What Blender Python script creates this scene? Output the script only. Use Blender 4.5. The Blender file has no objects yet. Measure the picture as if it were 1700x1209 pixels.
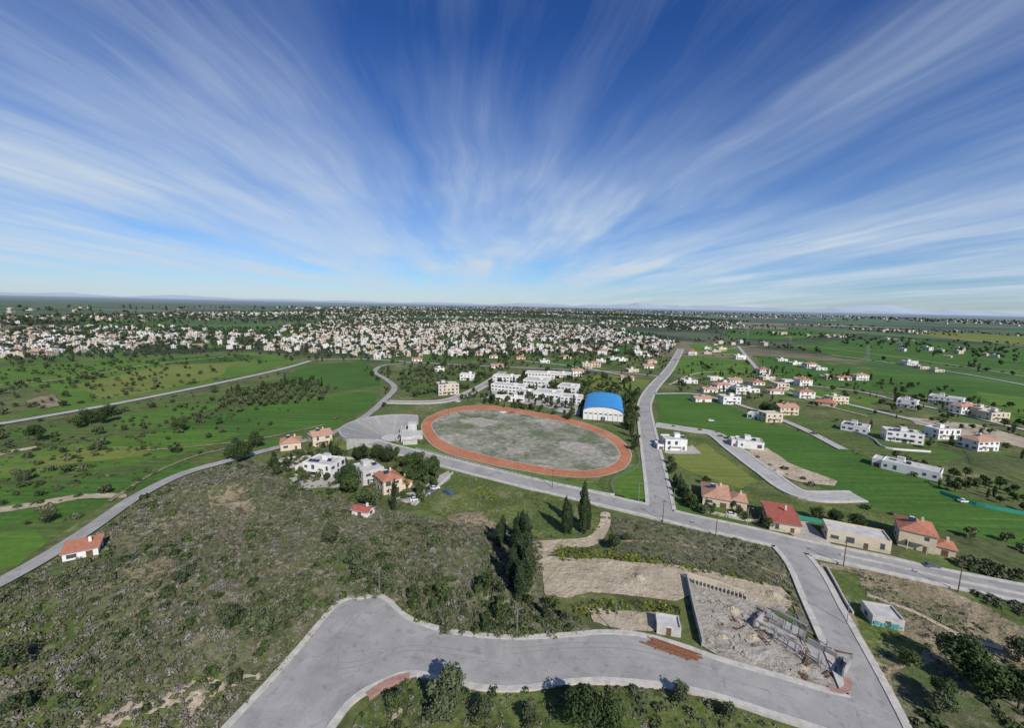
import bpy, math, random
import numpy as np
from mathutils import Vector, Matrix, noise as mnoise
from mathutils.geometry import tessellate_polygon
random.seed(7); rng=np.random.default_rng(7)
sc=bpy.context.scene
H=80.0; F=713.0
PITCH=math.atan((604.5-506)/F); ROLL=math.radians(1.2)
ROT=Matrix.Rotation(math.pi/2-PITCH,3,'X')@Matrix.Rotation(ROLL,3,'Z')
cam=bpy.data.objects.new('camera',bpy.data.cameras.new('camera'))
sc.collection.objects.link(cam); cam.location=(0,0,H); cam.rotation_euler=ROT.to_euler()
cam.data.sensor_width=36; cam.data.lens=36*F/1700; cam.data.clip_end=200000; cam.data.clip_start=0.5
sc.camera=cam
sc.view_settings.view_transform='Standard'; sc.view_settings.look='None'; sc.view_settings.exposure=0

def G(u,v,z=0.0):
    # image pixel, back-projected through the camera -> ground coordinates in metres
    d=ROT@Vector(((u-850)/F,-(v-604.5)/F,-1))
    t=(z-H)/min(d.z,-0.0015)
    return (d.x*t,d.y*t)
def GG(l): return [G(*p) for p in l]

# ---------------------------------------------------------------- materials
def newmat(name):
    m=bpy.data.materials.new(name); m.use_nodes=True
    nt=m.node_tree; b=nt.nodes['Principled BSDF']; b.inputs['Roughness'].default_value=.9
    b.inputs['Specular IOR Level'].default_value=.2
    return m,nt,b
def N(nt,t,**k):
    n=nt.nodes.new(t)
    for a,v in k.items(): setattr(n,a,v)
    return n
def ramp(nt,stops,interp='LINEAR'):
    r=N(nt,'ShaderNodeValToRGB'); r.color_ramp.interpolation=interp
    e=r.color_ramp.elements
    while len(e)>1: e.remove(e[-1])
    e[0].position=stops[0][0]; e[0].color=(*stops[0][1],1)
    for p,c in stops[1:]:
        x=e.new(p); x.color=(*c,1)
    return r
def math_n(nt,op,a,b=None,clamp=False):
    m=N(nt,'ShaderNodeMath',operation=op); m.use_clamp=clamp
    for i,x in enumerate((a,b)):
        if x is None: continue
        if isinstance(x,(int,float)): m.inputs[i].default_value=x
        else: nt.links.new(x,m.inputs[i])
    return m.outputs[0]
def noise_n(nt,vec,scale,detail=5,rough=.6,dist=0):
    n=N(nt,'ShaderNodeTexNoise'); n.inputs['Scale'].default_value=scale
    n.inputs['Detail'].default_value=min(detail,5); n.inputs['Roughness'].default_value=rough
    n.inputs['Distortion'].default_value=dist
    nt.links.new(vec,n.inputs['Vector']); return n.outputs['Fac']
def mixc(nt,f,a,b,mode='MIX'):
    m=N(nt,'ShaderNodeMix',data_type='RGBA',blend_type=mode)
    for i,x in ((0,f),(6,a),(7,b)):
        if isinstance(x,(int,float)): m.inputs[i].default_value=x
        elif isinstance(x,tuple): m.inputs[i].default_value=(*x,1)
        else: nt.links.new(x,m.inputs[i])
    return m.outputs[2]
def ground_mat(name,stops,big=.02,fine=.5,bump=.6,streak=None,spots=None,wb=.5,relief=0,con=3.0):
    m,nt,b=newmat(name); g=N(nt,'ShaderNodeNewGeometry'); P=g.outputs['Position']
    n1=noise_n(nt,P,big,5,.62,.4); n2=noise_n(nt,P,fine,5,.72)
    f=math_n(nt,'ADD',math_n(nt,'MULTIPLY',n1,wb),math_n(nt,'MULTIPLY',n2,1-wb))
    if streak is not None:
        mp=N(nt,'ShaderNodeMapping'); mp.inputs['Rotation'].default_value[2]=math.radians(streak)
        mp.inputs['Scale'].default_value=(.02,.45,.1); nt.links.new(P,mp.inputs[0])
        n3=noise_n(nt,mp.outputs[0],1,3,.5)
        f=math_n(nt,'ADD',math_n(nt,'MULTIPLY',f,.65),math_n(nt,'MULTIPLY',n3,.35))
    f=math_n(nt,'ADD',math_n(nt,'MULTIPLY',math_n(nt,'SUBTRACT',f,.5),con),.5,True)
    r=ramp(nt,stops); nt.links.new(f,r.inputs[0]); c=r.outputs[0]
    if spots:
        col,sc_,th=spots
        n4=noise_n(nt,P,sc_,5,.7,.3)
        rr=ramp(nt,[(th-.03,(0,0,0)),(th+.09,(1,1,1))]); nt.links.new(n4,rr.inputs[0])
        c=mixc(nt,math_n(nt,'MULTIPLY',rr.outputs[0],.85),c,col)
    nt.links.new(c,b.inputs['Base Color'])
    if bump:
        bp=N(nt,'ShaderNodeBump'); bp.inputs['Strength'].default_value=bump; bp.inputs['Distance'].default_value=.6
        nt.links.new(n2,bp.inputs['Height'])
        if relief:
            b2=N(nt,'ShaderNodeBump'); b2.inputs['Strength'].default_value=1; b2.inputs['Distance'].default_value=relief
            nt.links.new(n1,b2.inputs['Height']); nt.links.new(b2.outputs[0],bp.inputs['Normal'])
        nt.links.new(bp.outputs[0],b.inputs['Normal'])
    return m
def plain(name,col,rough=.8,var=.12,scale=1.2,spec=.2,metal=0):
    m,nt,b=newmat(name); g=N(nt,'ShaderNodeNewGeometry')
    n=noise_n(nt,g.outputs['Position'],scale,4,.65)
    r=ramp(nt,[(.3,tuple(c*(1-var) for c in col)),(.7,tuple(min(1,c*(1+var)) for c in col))])
    nt.links.new(n,r.inputs[0]); nt.links.new(r.outputs[0],b.inputs['Base Color'])
    b.inputs['Roughness'].default_value=rough; b.inputs['Specular IOR Level'].default_value=spec
    b.inputs['Metallic'].default_value=metal
    return m
def leafmat(name,cols,sc_=.6):
    m,nt,b=newmat(name); g=N(nt,'ShaderNodeNewGeometry'); oi=N(nt,'ShaderNodeObjectInfo')
    n=noise_n(nt,g.outputs['Position'],sc_,3,.6)
    f=math_n(nt,'ADD',math_n(nt,'MULTIPLY',n,.55),math_n(nt,'MULTIPLY',g.outputs['Random Per Island'],.25))
    f=math_n(nt,'ADD',f,math_n(nt,'MULTIPLY',oi.outputs['Random'],.35),True)
    k=len(cols); r=ramp(nt,[(.2+.65*i/(k-1),c) for i,c in enumerate(cols)])
    nt.links.new(f,r.inputs[0]); nt.links.new(r.outputs[0],b.inputs['Base Color'])
    b.inputs['Roughness'].default_value=.75
    return m
def asphalt_mat(name,lo,hi):
    m,nt,b=newmat(name); g=N(nt,'ShaderNodeNewGeometry'); P=g.outputs['Position']
    n1=noise_n(nt,P,.12,5,.65,.6); n2=noise_n(nt,P,5,3,.7)
    f=math_n(nt,'ADD',math_n(nt,'MULTIPLY',n1,.75),math_n(nt,'MULTIPLY',n2,.25))
    r=ramp(nt,[(.36,lo),(.62,hi)]); nt.links.new(f,r.inputs[0])
    n3=noise_n(nt,P,.2,5,.6,1.2)
    cr=math_n(nt,'ABSOLUTE',math_n(nt,'SUBTRACT',n3,.5))
    r2=ramp(nt,[(0,(.6,.6,.6)),(.006,(1,1,1))]); nt.links.new(cr,r2.inputs[0])
    n5=noise_n(nt,P,.5,3,.5,.2); r5=ramp(nt,[(.33,(.75,.75,.76)),(.4,(1,1,1))]); nt.links.new(n5,r5.inputs[0])
    c=mixc(nt,.6,r.outputs[0],r2.outputs[0],'MULTIPLY'); c=mixc(nt,.7,c,r5.outputs[0],'MULTIPLY')
    nt.links.new(c,b.inputs['Base Color']); return m

M={}
M['grass']=ground_mat('bright_grass',[(0,(.045,.085,.014)),(.4,(.07,.145,.02)),(.75,(.105,.195,.028)),(1,(.16,.235,.045))],.01,.4,.3,20,spots=((.14,.17,.045),.018,.57))
M['grassB']=ground_mat('deep_green_crop',[(0,(.03,.068,.014)),(.45,(.05,.115,.018)),(.8,(.075,.16,.024)),(1,(.12,.19,.04))],.01,.4,.3,-15,con=3.6)
M['grassY']=ground_mat('yellowing_grass',[(0,(.08,.11,.025)),(.4,(.13,.165,.035)),(.75,(.18,.205,.05)),(1,(.25,.24,.08))],.014,.4,.3,35)
M['grass2']=ground_mat('meadow_grass',[(0,(.04,.055,.02)),(.35,(.065,.1,.026)),(.65,(.1,.14,.035)),(.85,(.17,.175,.065)),(1,(.26,.22,.125))],.018,.35,.5,-30,spots=((.06,.145,.02),.014,.54),con=3.6)
M['grass3']=ground_mat('orchard_grass',[(0,(.045,.055,.025)),(.35,(.08,.1,.035)),(.7,(.13,.15,.05)),(1,(.26,.22,.14))],.025,.3,.5,spots=((.065,.14,.022),.02,.55),con=3.6)
M['verge']=ground_mat('weedy_grass',[(0,(.045,.06,.02)),(.4,(.075,.11,.026)),(.7,(.13,.16,.042)),(1,(.27,.24,.13))],.06,.7,.7,spots=((.2,.18,.11),.09,.58),con=3.4)
M['scrub']=ground_mat('scrub_soil',[(0,(.045,.055,.024)),(.3,(.085,.098,.045)),(.62,(.15,.145,.082)),(.85,(.24,.21,.14)),(1,(.34,.3,.22))],.045,.5,.9,wb=.4,spots=((.07,.12,.027),.03,.55),con=3.4)
M['dirt']=ground_mat('bare_earth',[(0,(.25,.205,.14)),(.5,(.4,.335,.24)),(1,(.55,.47,.36))],.08,.8,.6,spots=((.15,.15,.07),.16,.64),relief=2)
M['brown']=ground_mat('brown_earth',[(0,(.11,.1,.055)),(.35,(.19,.16,.095)),(.7,(.3,.245,.155)),(1,(.42,.35,.25))],.09,.7,.8,spots=((.09,.12,.035),.05,.57),relief=3)
M['yard']=ground_mat('paved_yard',[(0,(.26,.245,.21)),(.5,(.38,.355,.31)),(1,(.5,.47,.41))],.1,1,.2)
M['site']=ground_mat('dusty_site_ground',[(0,(.2,.18,.14)),(.4,(.32,.29,.235)),(.7,(.42,.39,.33)),(1,(.52,.48,.42))],.25,1.2,.7,spots=((.16,.15,.09),.2,.62),relief=1)
M['infield']=ground_mat('infield_soil',[(0,(.1,.115,.07)),(.3,(.18,.185,.135)),(.6,(.27,.262,.205)),(.85,(.35,.335,.28)),(1,(.45,.42,.35))],.04,.3,.6,spots=((.1,.135,.05),.045,.53),con=4.2)
M['track']=ground_mat('clay_track',[(0,(.3,.125,.07)),(.5,(.41,.165,.085)),(1,(.5,.26,.16))],.05,.5,.2)
M['asphalt']=asphalt_mat('aged_asphalt',(.25,.242,.23),(.36,.35,.33))
M['asphalt2']=asphalt_mat('pale_asphalt',(.32,.315,.3),(.43,.42,.4))
M['pave']=plain('concrete_pavement',(.46,.435,.39),.9,.22,.6)
M['redpave']=plain('red_paving',(.33,.2,.165),.9,.25,1)
M['white']=plain('white_render',(.68,.665,.63),.8,.09,.5)
M['cream']=plain('cream_render',(.56,.48,.35),.85,.1,.5)
M['beige']=plain('beige_render',(.52,.45,.35),.85,.1,.5)
M['grey']=plain('grey_concrete',(.33,.325,.31),.9,.2,.8)
M['seat']=plain('weathered_seating',(.25,.25,.25),.9,.2,.5)
M['ltgrey']=plain('pale_concrete',(.46,.445,.415),.9,.2,.6)
M['roofgrey']=plain('roof_screed',(.47,.455,.43),.9,.22,.4)
M['glass']=plain('window_glass',(.06,.075,.09),.15,.2,1,.6)
M['panel']=plain('solar_panel',(.02,.03,.07),.2,.1,1,.6)
M['wood']=plain('brown_timber',(.14,.08,.045),.7,.3)
M['dark']=plain('dark_metal',(.05,.05,.05),.6,.1)
M['tyre']=plain('tyre_marks',(.245,.238,.228),.9,.12,1)
M['steel']=plain('galvanised_steel',(.35,.36,.37),.5,.1,1,.5,.5)
M['rust']=plain('rusty_pipe',(.22,.1,.055),.8,.35,2)
M['rubble']=plain('rubble',(.36,.33,.28),.95,.35,2)
M['blue']=plain('blue_roof_sheet',(.04,.27,.6),.45,.1,.3,.4)
M['bark']=plain('bark',(.1,.075,.05),.95,.3,3)
M['teal']=plain('teal_fence',(.04,.3,.23),.7,.1)
M['purple']=plain('graffiti_paint',(.05,.35,.35),.6,.3,1.2)
M['carw']=plain('white_car_paint',(.7,.7,.7),.3,.02,1,.5); M['carg']=plain('grey_car_paint',(.1,.11,.12),.3,.02,1,.5); M['carb']=plain('blue_car_paint',(.04,.1,.3),.3,.02,1,.5); M['carr']=plain('red_car_paint',(.35,.03,.03),.3,.02,1,.5)
M['paint']=plain('road_paint',(.58,.58,.56),.7,.25,2)
def tile_mat(name,col):
    m,nt,b=newmat(name); tc=N(nt,'ShaderNodeTexCoord'); w=N(nt,'ShaderNodeTexWave')
    w.inputs['Scale'].default_value=3.2; nt.links.new(tc.outputs['Object'],w.inputs['Vector'])
    g=N(nt,'ShaderNodeNewGeometry'); n=noise_n(nt,g.outputs['Position'],.9,5,.7)
    r=ramp(nt,[(.3,tuple(c*.7 for c in col)),(.7,tuple(c*1.25 for c in col))]); nt.links.new(n,r.inputs[0])
    c=mixc(nt,math_n(nt,'MULTIPLY',w.outputs['Fac'],.35),r.outputs[0],tuple(c*.5 for c in col))
    nt.links.new(c,b.inputs['Base Color'])
    bp=N(nt,'ShaderNodeBump'); bp.inputs['Strength'].default_value=.5; nt.links.new(w.outputs['Fac'],bp.inputs['Height'])
    nt.links.new(bp.outputs[0],b.inputs['Normal']); return m
M['tile']=tile_mat('terracotta_tiles',(.42,.18,.11)); M['tile2']=tile_mat('dark_red_tiles',(.36,.11,.08))
M['tile3']=tile_mat('pale_tiles',(.46,.26,.18))
M['leaf_olive']=leafmat('olive_leaves',[(.026,.04,.018),(.058,.076,.034),(.11,.13,.068)])
M['leaf_green']=leafmat('tree_leaves',[(.017,.031,.011),(.04,.066,.02),(.08,.112,.034)])
M['leaf_far']=leafmat('haze_tinted_leaves',[(.028,.046,.027),(.045,.066,.037),(.08,.1,.055)],.05)  # paler, bluer leaf tones: distance haze painted into the colour
M['leaf_cyp']=leafmat('cypress_leaves',[(.012,.022,.01),(.026,.044,.018),(.05,.07,.028)])
M['leaf_scrub']=leafmat('scrub_leaves',[(.05,.064,.03),(.1,.112,.056),(.17,.168,.105)],.15)
M['leaf_grey']=leafmat('grey_scrub_leaves',[(.11,.1,.085),(.18,.168,.145),(.27,.25,.215)],.15)
M['leaf_yel']=leafmat('yellow_flower_leaves',[(.07,.11,.02),(.15,.185,.025),(.3,.29,.035)],.3)
M['twig']=leafmat('bare_twigs',[(.13,.11,.09),(.2,.18,.155),(.26,.235,.2)],.5)

# ---------------------------------------------------------------- mesh helpers
def link(o,parent=None,coll=None):
    (coll or sc.collection).objects.link(o)
    if parent: o.parent=parent
    return o
class MB:
    def __init__(s): s.v=[];s.f=[];s.m=[]
    def face(s,pts,mi=0):
        n=len(s.v); s.v+= [tuple(p) for p in pts]; s.f.append(tuple(range(n,n+len(pts)))); s.m.append(mi)
    def box(s,cx,cy,cz,sx,sy,sz,rot=0,mi=0):
        c,q=math.cos(rot),math.sin(rot); n=len(s.v)
        for z in (-.5,.5):
            for x,y in ((-.5,-.5),(.5,-.5),(.5,.5),(-.5,.5)):
                X=x*sx;Y=y*sy; s.v.append((cx+X*c-Y*q,cy+X*q+Y*c,cz+z*sz))
        for f in ((3,2,1,0),(4,5,6,7),(0,1,5,4),(1,2,6,5),(2,3,7,6),(3,0,4,7)):
            s.f.append(tuple(n+i for i in f)); s.m.append(mi)
    def cyl(s,p0,p1,r0,r1,k=8,mi=0):
        p0=Vector(p0);p1=Vector(p1);d=(p1-p0).normalized()
        a=d.orthogonal().normalized();b=d.cross(a);n=len(s.v)
        for p,r in((p0,r0),(p1,r1)):
            for i in range(k):
                t=2*math.pi*i/k; s.v.append(tuple(p+a*math.cos(t)*r+b*math.sin(t)*r))
        for i in range(k):
            j=(i+1)%k; s.f.append((n+i,n+j,n+k+j,n+k+i)); s.m.append(mi)
        s.f.append(tuple(n+i for i in range(k))[::-1]); s.m.append(mi)
        s.f.append(tuple(n+k+i for i in range(k))); s.m.append(mi)
    def obj(s,name,mats,parent=None,coll=None,loc=None,rot=0):
        me=bpy.data.meshes.new(name); me.from_pydata(s.v,[],s.f)
        for m in mats: me.materials.append(M[m])
        me.polygons.foreach_set('material_index',s.m); me.update()
        o=bpy.data.objects.new(name,me)
        if loc: o.location=loc
        o.rotation_euler=(0,0,rot)
        return link(o,parent,coll)
def catmull(p,closed=False,n=8):
    out=[];k=len(p); P=[np.array(x,float) for x in p]
    rngi=range(k) if closed else range(k-1)
    for i in rngi:
        p0=P[(i-1)%k] if closed or i>0 else P[0]*2-P[1]
        p1=P[i];p2=P[(i+1)%k]
        p3=P[(i+2)%k] if closed or i+2<k else P[-1]*2-P[-2]
        for t in np.linspace(0,1,n,endpoint=False):
            out.append(.5*((2*p1)+(-p0+p2)*t+(2*p0-5*p1+4*p2-p3)*t*t+(-p0+3*p1-3*p2+p3)*t**3))
    if not closed: out.append(P[-1])
    return [tuple(x) for x in out]
def fractal(p,amp,lev=3):
    p=[np.array(x) for x in p]
    for l in range(lev):
        q=[]
        for i in range(len(p)):
            a=p[i];b=p[(i+1)%len(p)];d=b-a
            nrm=np.array((-d[1],d[0])); q+=[a,(a+b)/2+nrm*random.uniform(-amp,amp)]
        p=q
    return [tuple(x) for x in p]
def sheet(name,pts,mat,z,smooth=False,jit=0):
    if smooth: pts=catmull(pts,True,6)
    if jit: pts=fractal(pts,jit,4 if not smooth else 2)
    tri=tessellate_polygon([[Vector((x,y,0)) for x,y in pts]]); v=[(x,y,z) for x,y in pts]
    me=bpy.data.meshes.new(name); fs=[]
    for t in tri:
        a,b,c=[Vector(v[i]) for i in t]; k=(b-a).cross(c-a).z
        if abs(k)<1e-9: continue
        fs.append(t if k>0 else t[::-1])
    me.from_pydata(v,[],fs); me.materials.append(M[mat])
    return link(bpy.data.objects.new(name,me)), pts
def pip(X,Y,poly):
    inside=np.zeros(len(X),bool); P=np.array(poly)
    x0,y0=P.min(0);x1,y1=P.max(0)
    idx=np.where((X>=x0)&(X<=x1)&(Y>=y0)&(Y<=y1))[0]
    if len(idx)==0: return inside
    x=X[idx];y=Y[idx];r=np.zeros(len(idx),bool)
    for i in range(len(P)):
        ax,ay=P[i-1];bx,by=P[i]
        if ay==by: continue
        r^=((ay>y)!=(by>y))&(x<(bx-ax)*(y-ay)/(by-ay)+ax)
    inside[idx]=r; return inside
EXCL=[]
def offset_line(w,off):
    P=np.array(w); T=np.gradient(P,axis=0); T/=np.linalg.norm(T,axis=1)[:,None]+1e-9
    return P+np.stack([-T[:,1],T[:,0]],1)*off

# ---------------------------------------------------------------- ground
mg,nt,b=newmat('plain_fields_hazed'); g=N(nt,'ShaderNodeNewGeometry'); P=g.outputs['Position']
mp=N(nt,'ShaderNodeMapping'); mp.inputs['Scale'].default_value=(1/420,1/260,0); mp.inputs['Rotation'].default_value[2]=.35; nt.links.new(P,mp.inputs[0])
vo=N(nt,'ShaderNodeTexVoronoi'); vo.voronoi_dimensions='2D'; vo.inputs['Scale'].default_value=1; nt.links.new(mp.outputs[0],vo.inputs['Vector'])
sx=N(nt,'ShaderNodeSeparateColor'); nt.links.new(vo.outputs['Color'],sx.inputs[0])
r=ramp(nt,[(0,(.05,.075,.035)),(.2,(.075,.14,.034)),(.38,(.105,.125,.06)),(.52,(.085,.165,.04)),(.66,(.19,.17,.11)),(.76,(.06,.1,.03)),(.87,(.15,.17,.06)),(.94,(.27,.235,.17))],'CONSTANT')
nt.links.new(sx.outputs[0],r.inputs[0])
n=noise_n(nt,P,.004,5,.72); n2=noise_n(nt,P,.03,5,.7)
rr=ramp(nt,[(.38,(.42,.48,.46)),(.6,(1.15,1.1,1.05))]); nt.links.new(math_n(nt,'ADD',math_n(nt,'MULTIPLY',n,.6),math_n(nt,'MULTIPLY',n2,.4)),rr.inputs[0])
c=mixc(nt,1.0,r.outputs[0],rr.outputs[0],'MULTIPLY')
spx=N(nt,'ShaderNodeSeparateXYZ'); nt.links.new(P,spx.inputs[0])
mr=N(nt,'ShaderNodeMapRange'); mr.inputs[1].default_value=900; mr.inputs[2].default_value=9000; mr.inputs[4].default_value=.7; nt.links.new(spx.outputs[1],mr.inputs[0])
c=mixc(nt,math_n(nt,'POWER',mr.outputs[0],.7),c,(.13,.175,.18))  # distance haze painted into the field colour, growing with Y
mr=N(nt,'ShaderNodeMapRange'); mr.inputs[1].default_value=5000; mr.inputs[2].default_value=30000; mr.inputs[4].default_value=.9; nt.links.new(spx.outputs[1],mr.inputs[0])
c=mixc(nt,math_n(nt,'POWER',mr.outputs[0],.7),c,(.29,.36,.42))  # second, paler haze tint painted in towards the horizon
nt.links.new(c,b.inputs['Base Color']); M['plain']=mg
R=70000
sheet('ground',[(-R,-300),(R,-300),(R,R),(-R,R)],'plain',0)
Z=[0.02]
def reg(name,px,mat,jit=.03,smooth=False):
    Z[0]+=.006
    return sheet(name,GG(px),mat,Z[0],smooth,jit)[1]
reg('meadow',[(-150,612),(150,594),(400,582),(640,600),(1120,592),(1400,600),(1850,720),(2100,1260),(-600,1300),(-500,900)],'grass3',.02)
reg('grass_field',[(-80,622),(40,606),(230,594),(400,585),(470,592),(505,600),(430,616),(300,646),(150,676),(-120,712)],'grass')
reg('grass_field',[(120,640),(230,615),(330,600),(400,600),(370,622),(280,645),(160,664)],'grassY',.06)
reg('grass_field',[(260,596),(400,588),(440,594),(380,602),(280,606)],'grassB',.03)
reg('grass_field',[(20,690),(60,678),(110,672),(100,650),(40,640),(-60,650),(-100,690)],'grass3',.1)
reg('grass_field',[(-200,745),(120,700),(300,662),(400,643),(500,622),(625,612),(638,640),(618,672),(590,695),(545,718),(440,745),(370,762),(270,790),(180,835),(80,900),(-200,960)],'grass2')
reg('grass_field',[(510,607),(600,600),(628,615),(632,640),(560,648),(500,640),(470,625)],'grassB')
reg('grass_field',[(430,668),(520,664),(600,650),(632,655),(600,685),(560,702),(470,716),(400,735),(330,740),(230,750),(180,735),(300,705)],'grassB')
reg('grass_field',[(200,690),(300,672),(380,670),(330,690),(240,708),(190,712)],'grass',.06)
reg('grass_field',[(170,730),(320,712),(400,720),(330,748),(200,775),(80,790),(-50,800),(-60,775),(60,750)],'grass')
reg('grass_field',[(60,760),(160,745),(260,742),(240,756),(140,768),(60,775)],'grassY',.08)
reg('grass_field',[(-40,820),(90,800),(210,790),(290,762),(330,775),(225,815),(120,860),(-20,880)],'grassB')
reg('grass_field',[(-80,890),(60,880),(80,900),(30,940),(-80,960)],'grass')
reg('grass_field',[(1085,655),(1130,648),(1200,668),(1265,700),(1350,722),(1430,755),(1600,822),(1760,870),(1780,925),(1560,882),(1440,840),(1330,795),(1240,750),(1190,716),(1092,702)],'grassB')
reg('grass_field',[(1095,712),(1180,722),(1240,775),(1330,838),(1440,838),(1560,885),(1500,880),(1330,870),(1270,862),(1225,815),(1155,790),(1110,770)],'verge')
reg('grass_field',[(1110,760),(1170,735),(1210,765),(1260,800),(1230,812),(1150,785)],'grassY',.06)
reg('grass_field',[(1300,688),(1400,705),(1480,725),(1560,745),(1600,760),(1540,780),(1440,755),(1360,720)],'grass2')
reg('grass_field',[(1250,590),(1330,596),(1420,612),(1540,622),(1700,640),(1750,680),(1600,665),(1480,652),(1360,640),(1280,620)],'grassB')
reg('grass_field',[(1105,602),(1150,590),(1240,600),(1262,622),(1200,632),(1120,618)],'grass')
reg('grass_field',[(1280,640),(1390,650),(1460,662),(1440,680),(1350,668),(1290,655)],'grass')
reg('grass_field',[(1560,700),(1750,735),(1760,800),(1700,800),(1610,770)],'grass3')
reg('grass_field',[(1620,650),(1760,668),(1780,720),(1690,705)],'grass')
reg('grass_field',[(960,630),(1000,622),(1080,632),(1060,652),(990,646)],'grassY')
reg('grass_field',[(670,612),(790,607),(825,620),(770,652),(690,660),(655,640)],'grass2')
reg('grass_field',[(830,592),(960,585),(1050,598),(1010,610),(880,606)],'grass2')
reg('grass_field',[(862,576),(920,572),(965,580),(900,586)],'grassY')
reg('grass_field',[(920,602),(960,598),(985,606),(940,612)],'grassB')
for a,m_ in (([(1200,548),(1330,546),(1420,556),(1300,566),(1210,560)],'grassB'),([(1300,572),(1480,560),(1600,572),(1760,590),(1760,620),(1600,606),(1400,596)],'grassB'),
          ([(1480,548),(1760,560),(1760,578),(1600,566)],'grassY'),([(1010,575),(1080,572),(1090,585),(1030,590)],'grassB'),([(1140,572),(1200,570),(1240,588),(1160,586)],'grass'),
          ([(560,575),(640,568),(660,578),(600,586)],'grassB'),([(300,572),(380,566),(400,575),(330,580)],'grass'),([(430,548),(520,543),(560,550),(470,556)],'grassB'),([(1000,548),(1080,552),(1060,560),(990,556)],'grassB'),([(100,536),(220,533),(300,537),(180,541)],'grassB')):
    reg('grass_field',a,m_,.03)
SCRUB=[(-500,1300),(-500,1080),(-60,1015),(90,935),(170,880),(240,828),(310,790),(380,772),(430,765),(480,800),(560,830),(660,850),(740,868),(860,880),(900,905),(905,960),(900,1000),(960,1030),(1000,1062),(850,1070),(740,1058),(640,1000),(565,1010),(440,1150),(380,1230),(300,1300)]
reg('scrub_hillside',SCRUB,'scrub',.02)
GRN1=GG([(-400,1300),(-300,1060),(20,1010),(110,1020),(180,1090),(160,1160),(60,1220)])
GRN2=GG([(90,1190),(250,1155),(420,1118),(500,1060),(560,1005),(575,1000),(430,1165),(380,1215),(350,1250),(60,1250)])
BRN=[GG([(350,835),(400,815),(430,850),(400,870)]),GG([(740,860),(800,850),(840,880),(890,915),(820,900),(760,885)]),GG([(200,950),(280,940),(300,975),(230,990)])]
TRK=GG([(120,1215),(220,1180),(330,1145),(430,1118),(462,1108),(470,1118),(400,1140),(340,1165),(320,1215),(300,1230),(310,1180),(230,1200),(140,1235)])
reg('residential_plot',[(430,765),(560,722),(640,742),(740,765),(740,800),(700,840),(640,850),(560,835),(480,800)],'grass3',.03)
reg('grass_field',[(745,775),(830,800),(960,832),(1010,850),(1000,885),(900,895),(800,880),(690,845),(720,815)],'verge',.05)
reg('bare_ground',[(740,860),(800,850),(840,880),(930,920),(900,925),(820,900),(760,885)],'brown',.15)
reg('scrub_hillside',[(1010,858),(1100,870),(1200,885),(1290,905),(1330,945),(1355,1010),(1380,1070),(1330,1045),(1300,975),(1180,950),(1020,915)],'scrub',.03)
reg('bare_ground',[(1360,935),(1480,955),(1600,980),(1800,1010),(2050,1300),(1500,1300),(1450,1110)],'brown',.02)
reg('grass_verge',[(1375,945),(1425,955),(1450,1000),(1500,1060),(1540,1075),(1520,1100),(1480,1110),(1440,1090)],'verge',.06)
reg('scrub_hillside',[(1480,1120),(1560,1100),(1650,1105),(1750,1120),(1850,1300),(1500,1300)],'scrub',.06)
reg('scrub_hillside',[(1560,975),(1760,995),(1800,1060),(1690,1040),(1640,1010)],'verge',.06)
reg('scrub_hillside',[(560,1300),(590,1195),(640,1150),(690,1130),(800,1150),(950,1140),(1100,1148),(1200,1168),(1320,1215),(1380,1290)],'verge',.02)
reg('bare_ground',[(645,1155),(670,1140),(668,1185),(650,1200)],'dirt',.1)
reg('dirt_lot',[(903,925),(960,928),(1040,935),(1120,940),(1180,950),(1240,965),(1290,972),(1318,1000),(1300,1020),(1240,1000),(1170,985),(1120,1000),(1050,992),(980,985),(940,995),(905,990)],'dirt',.06)
reg('dirt_path',[(882,905),(920,898),(975,893),(995,870),(998,853),(1013,855),(1010,882),(985,908),(930,912),(905,930),(915,955),(900,950)],'dirt',.06,True)
reg('dirt_lot',[(975,1012),(1040,1016),(1090,1020),(1100,1050),(1040,1052),(985,1035)],'dirt',.08)
reg('dirt_path',[(-20,848),(60,835),(130,822),(210,822),(210,828),(130,830),(70,842),(-20,856)],'dirt',.05)
reg('dirt_path',[(0,752),(20,748),(60,742),(62,745),(22,752),(0,758)],'dirt',.05)
reg('dirt_lot',[(1235,750),(1275,745),(1310,770),(1390,800),(1385,808),(1320,800),(1270,780)],'dirt',.06)
reg('dirt_lot',[(1500,693),(1620,705),(1700,728),(1760,760),(1700,745),(1600,722),(1520,705)],'dirt',.05)
reg('bare_ground',[(40,668),(90,655),(110,672),(70,682)],'brown',.1)
reg('paved_yard',[(1275,862),(1340,868),(1380,905),(1480,925),(1560,945),(1640,960),(1500,935),(1330,900)],'yard',.02)
reg('paved_yard',[(480,795),(500,780),(555,782),(585,800),(570,812),(500,812)],'yard',.06)
reg('paved_yard',[(655,830),(700,808),(745,783),(748,795),(715,820),(690,842)],'yard',.03)
reg('paved_yard',[(1100,752),(1150,740),(1165,755),(1110,755)],'yard',.03)
reg('paved_yard',[(800,668),(820,645),(880,660),(960,668),(966,690),(900,690),(830,680)],'yard',.02)
reg('paved_yard',[(455,770),(470,760),(560,757),(600,762),(560,768),(470,780)],'yard',.03)
reg('construction_ground',[(1138,962),(1235,990),(1285,1020),(1340,1075),(1375,1120),(1397,1150),(1290,1125),(1200,1098),(1165,1075)],'site',.04)
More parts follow.
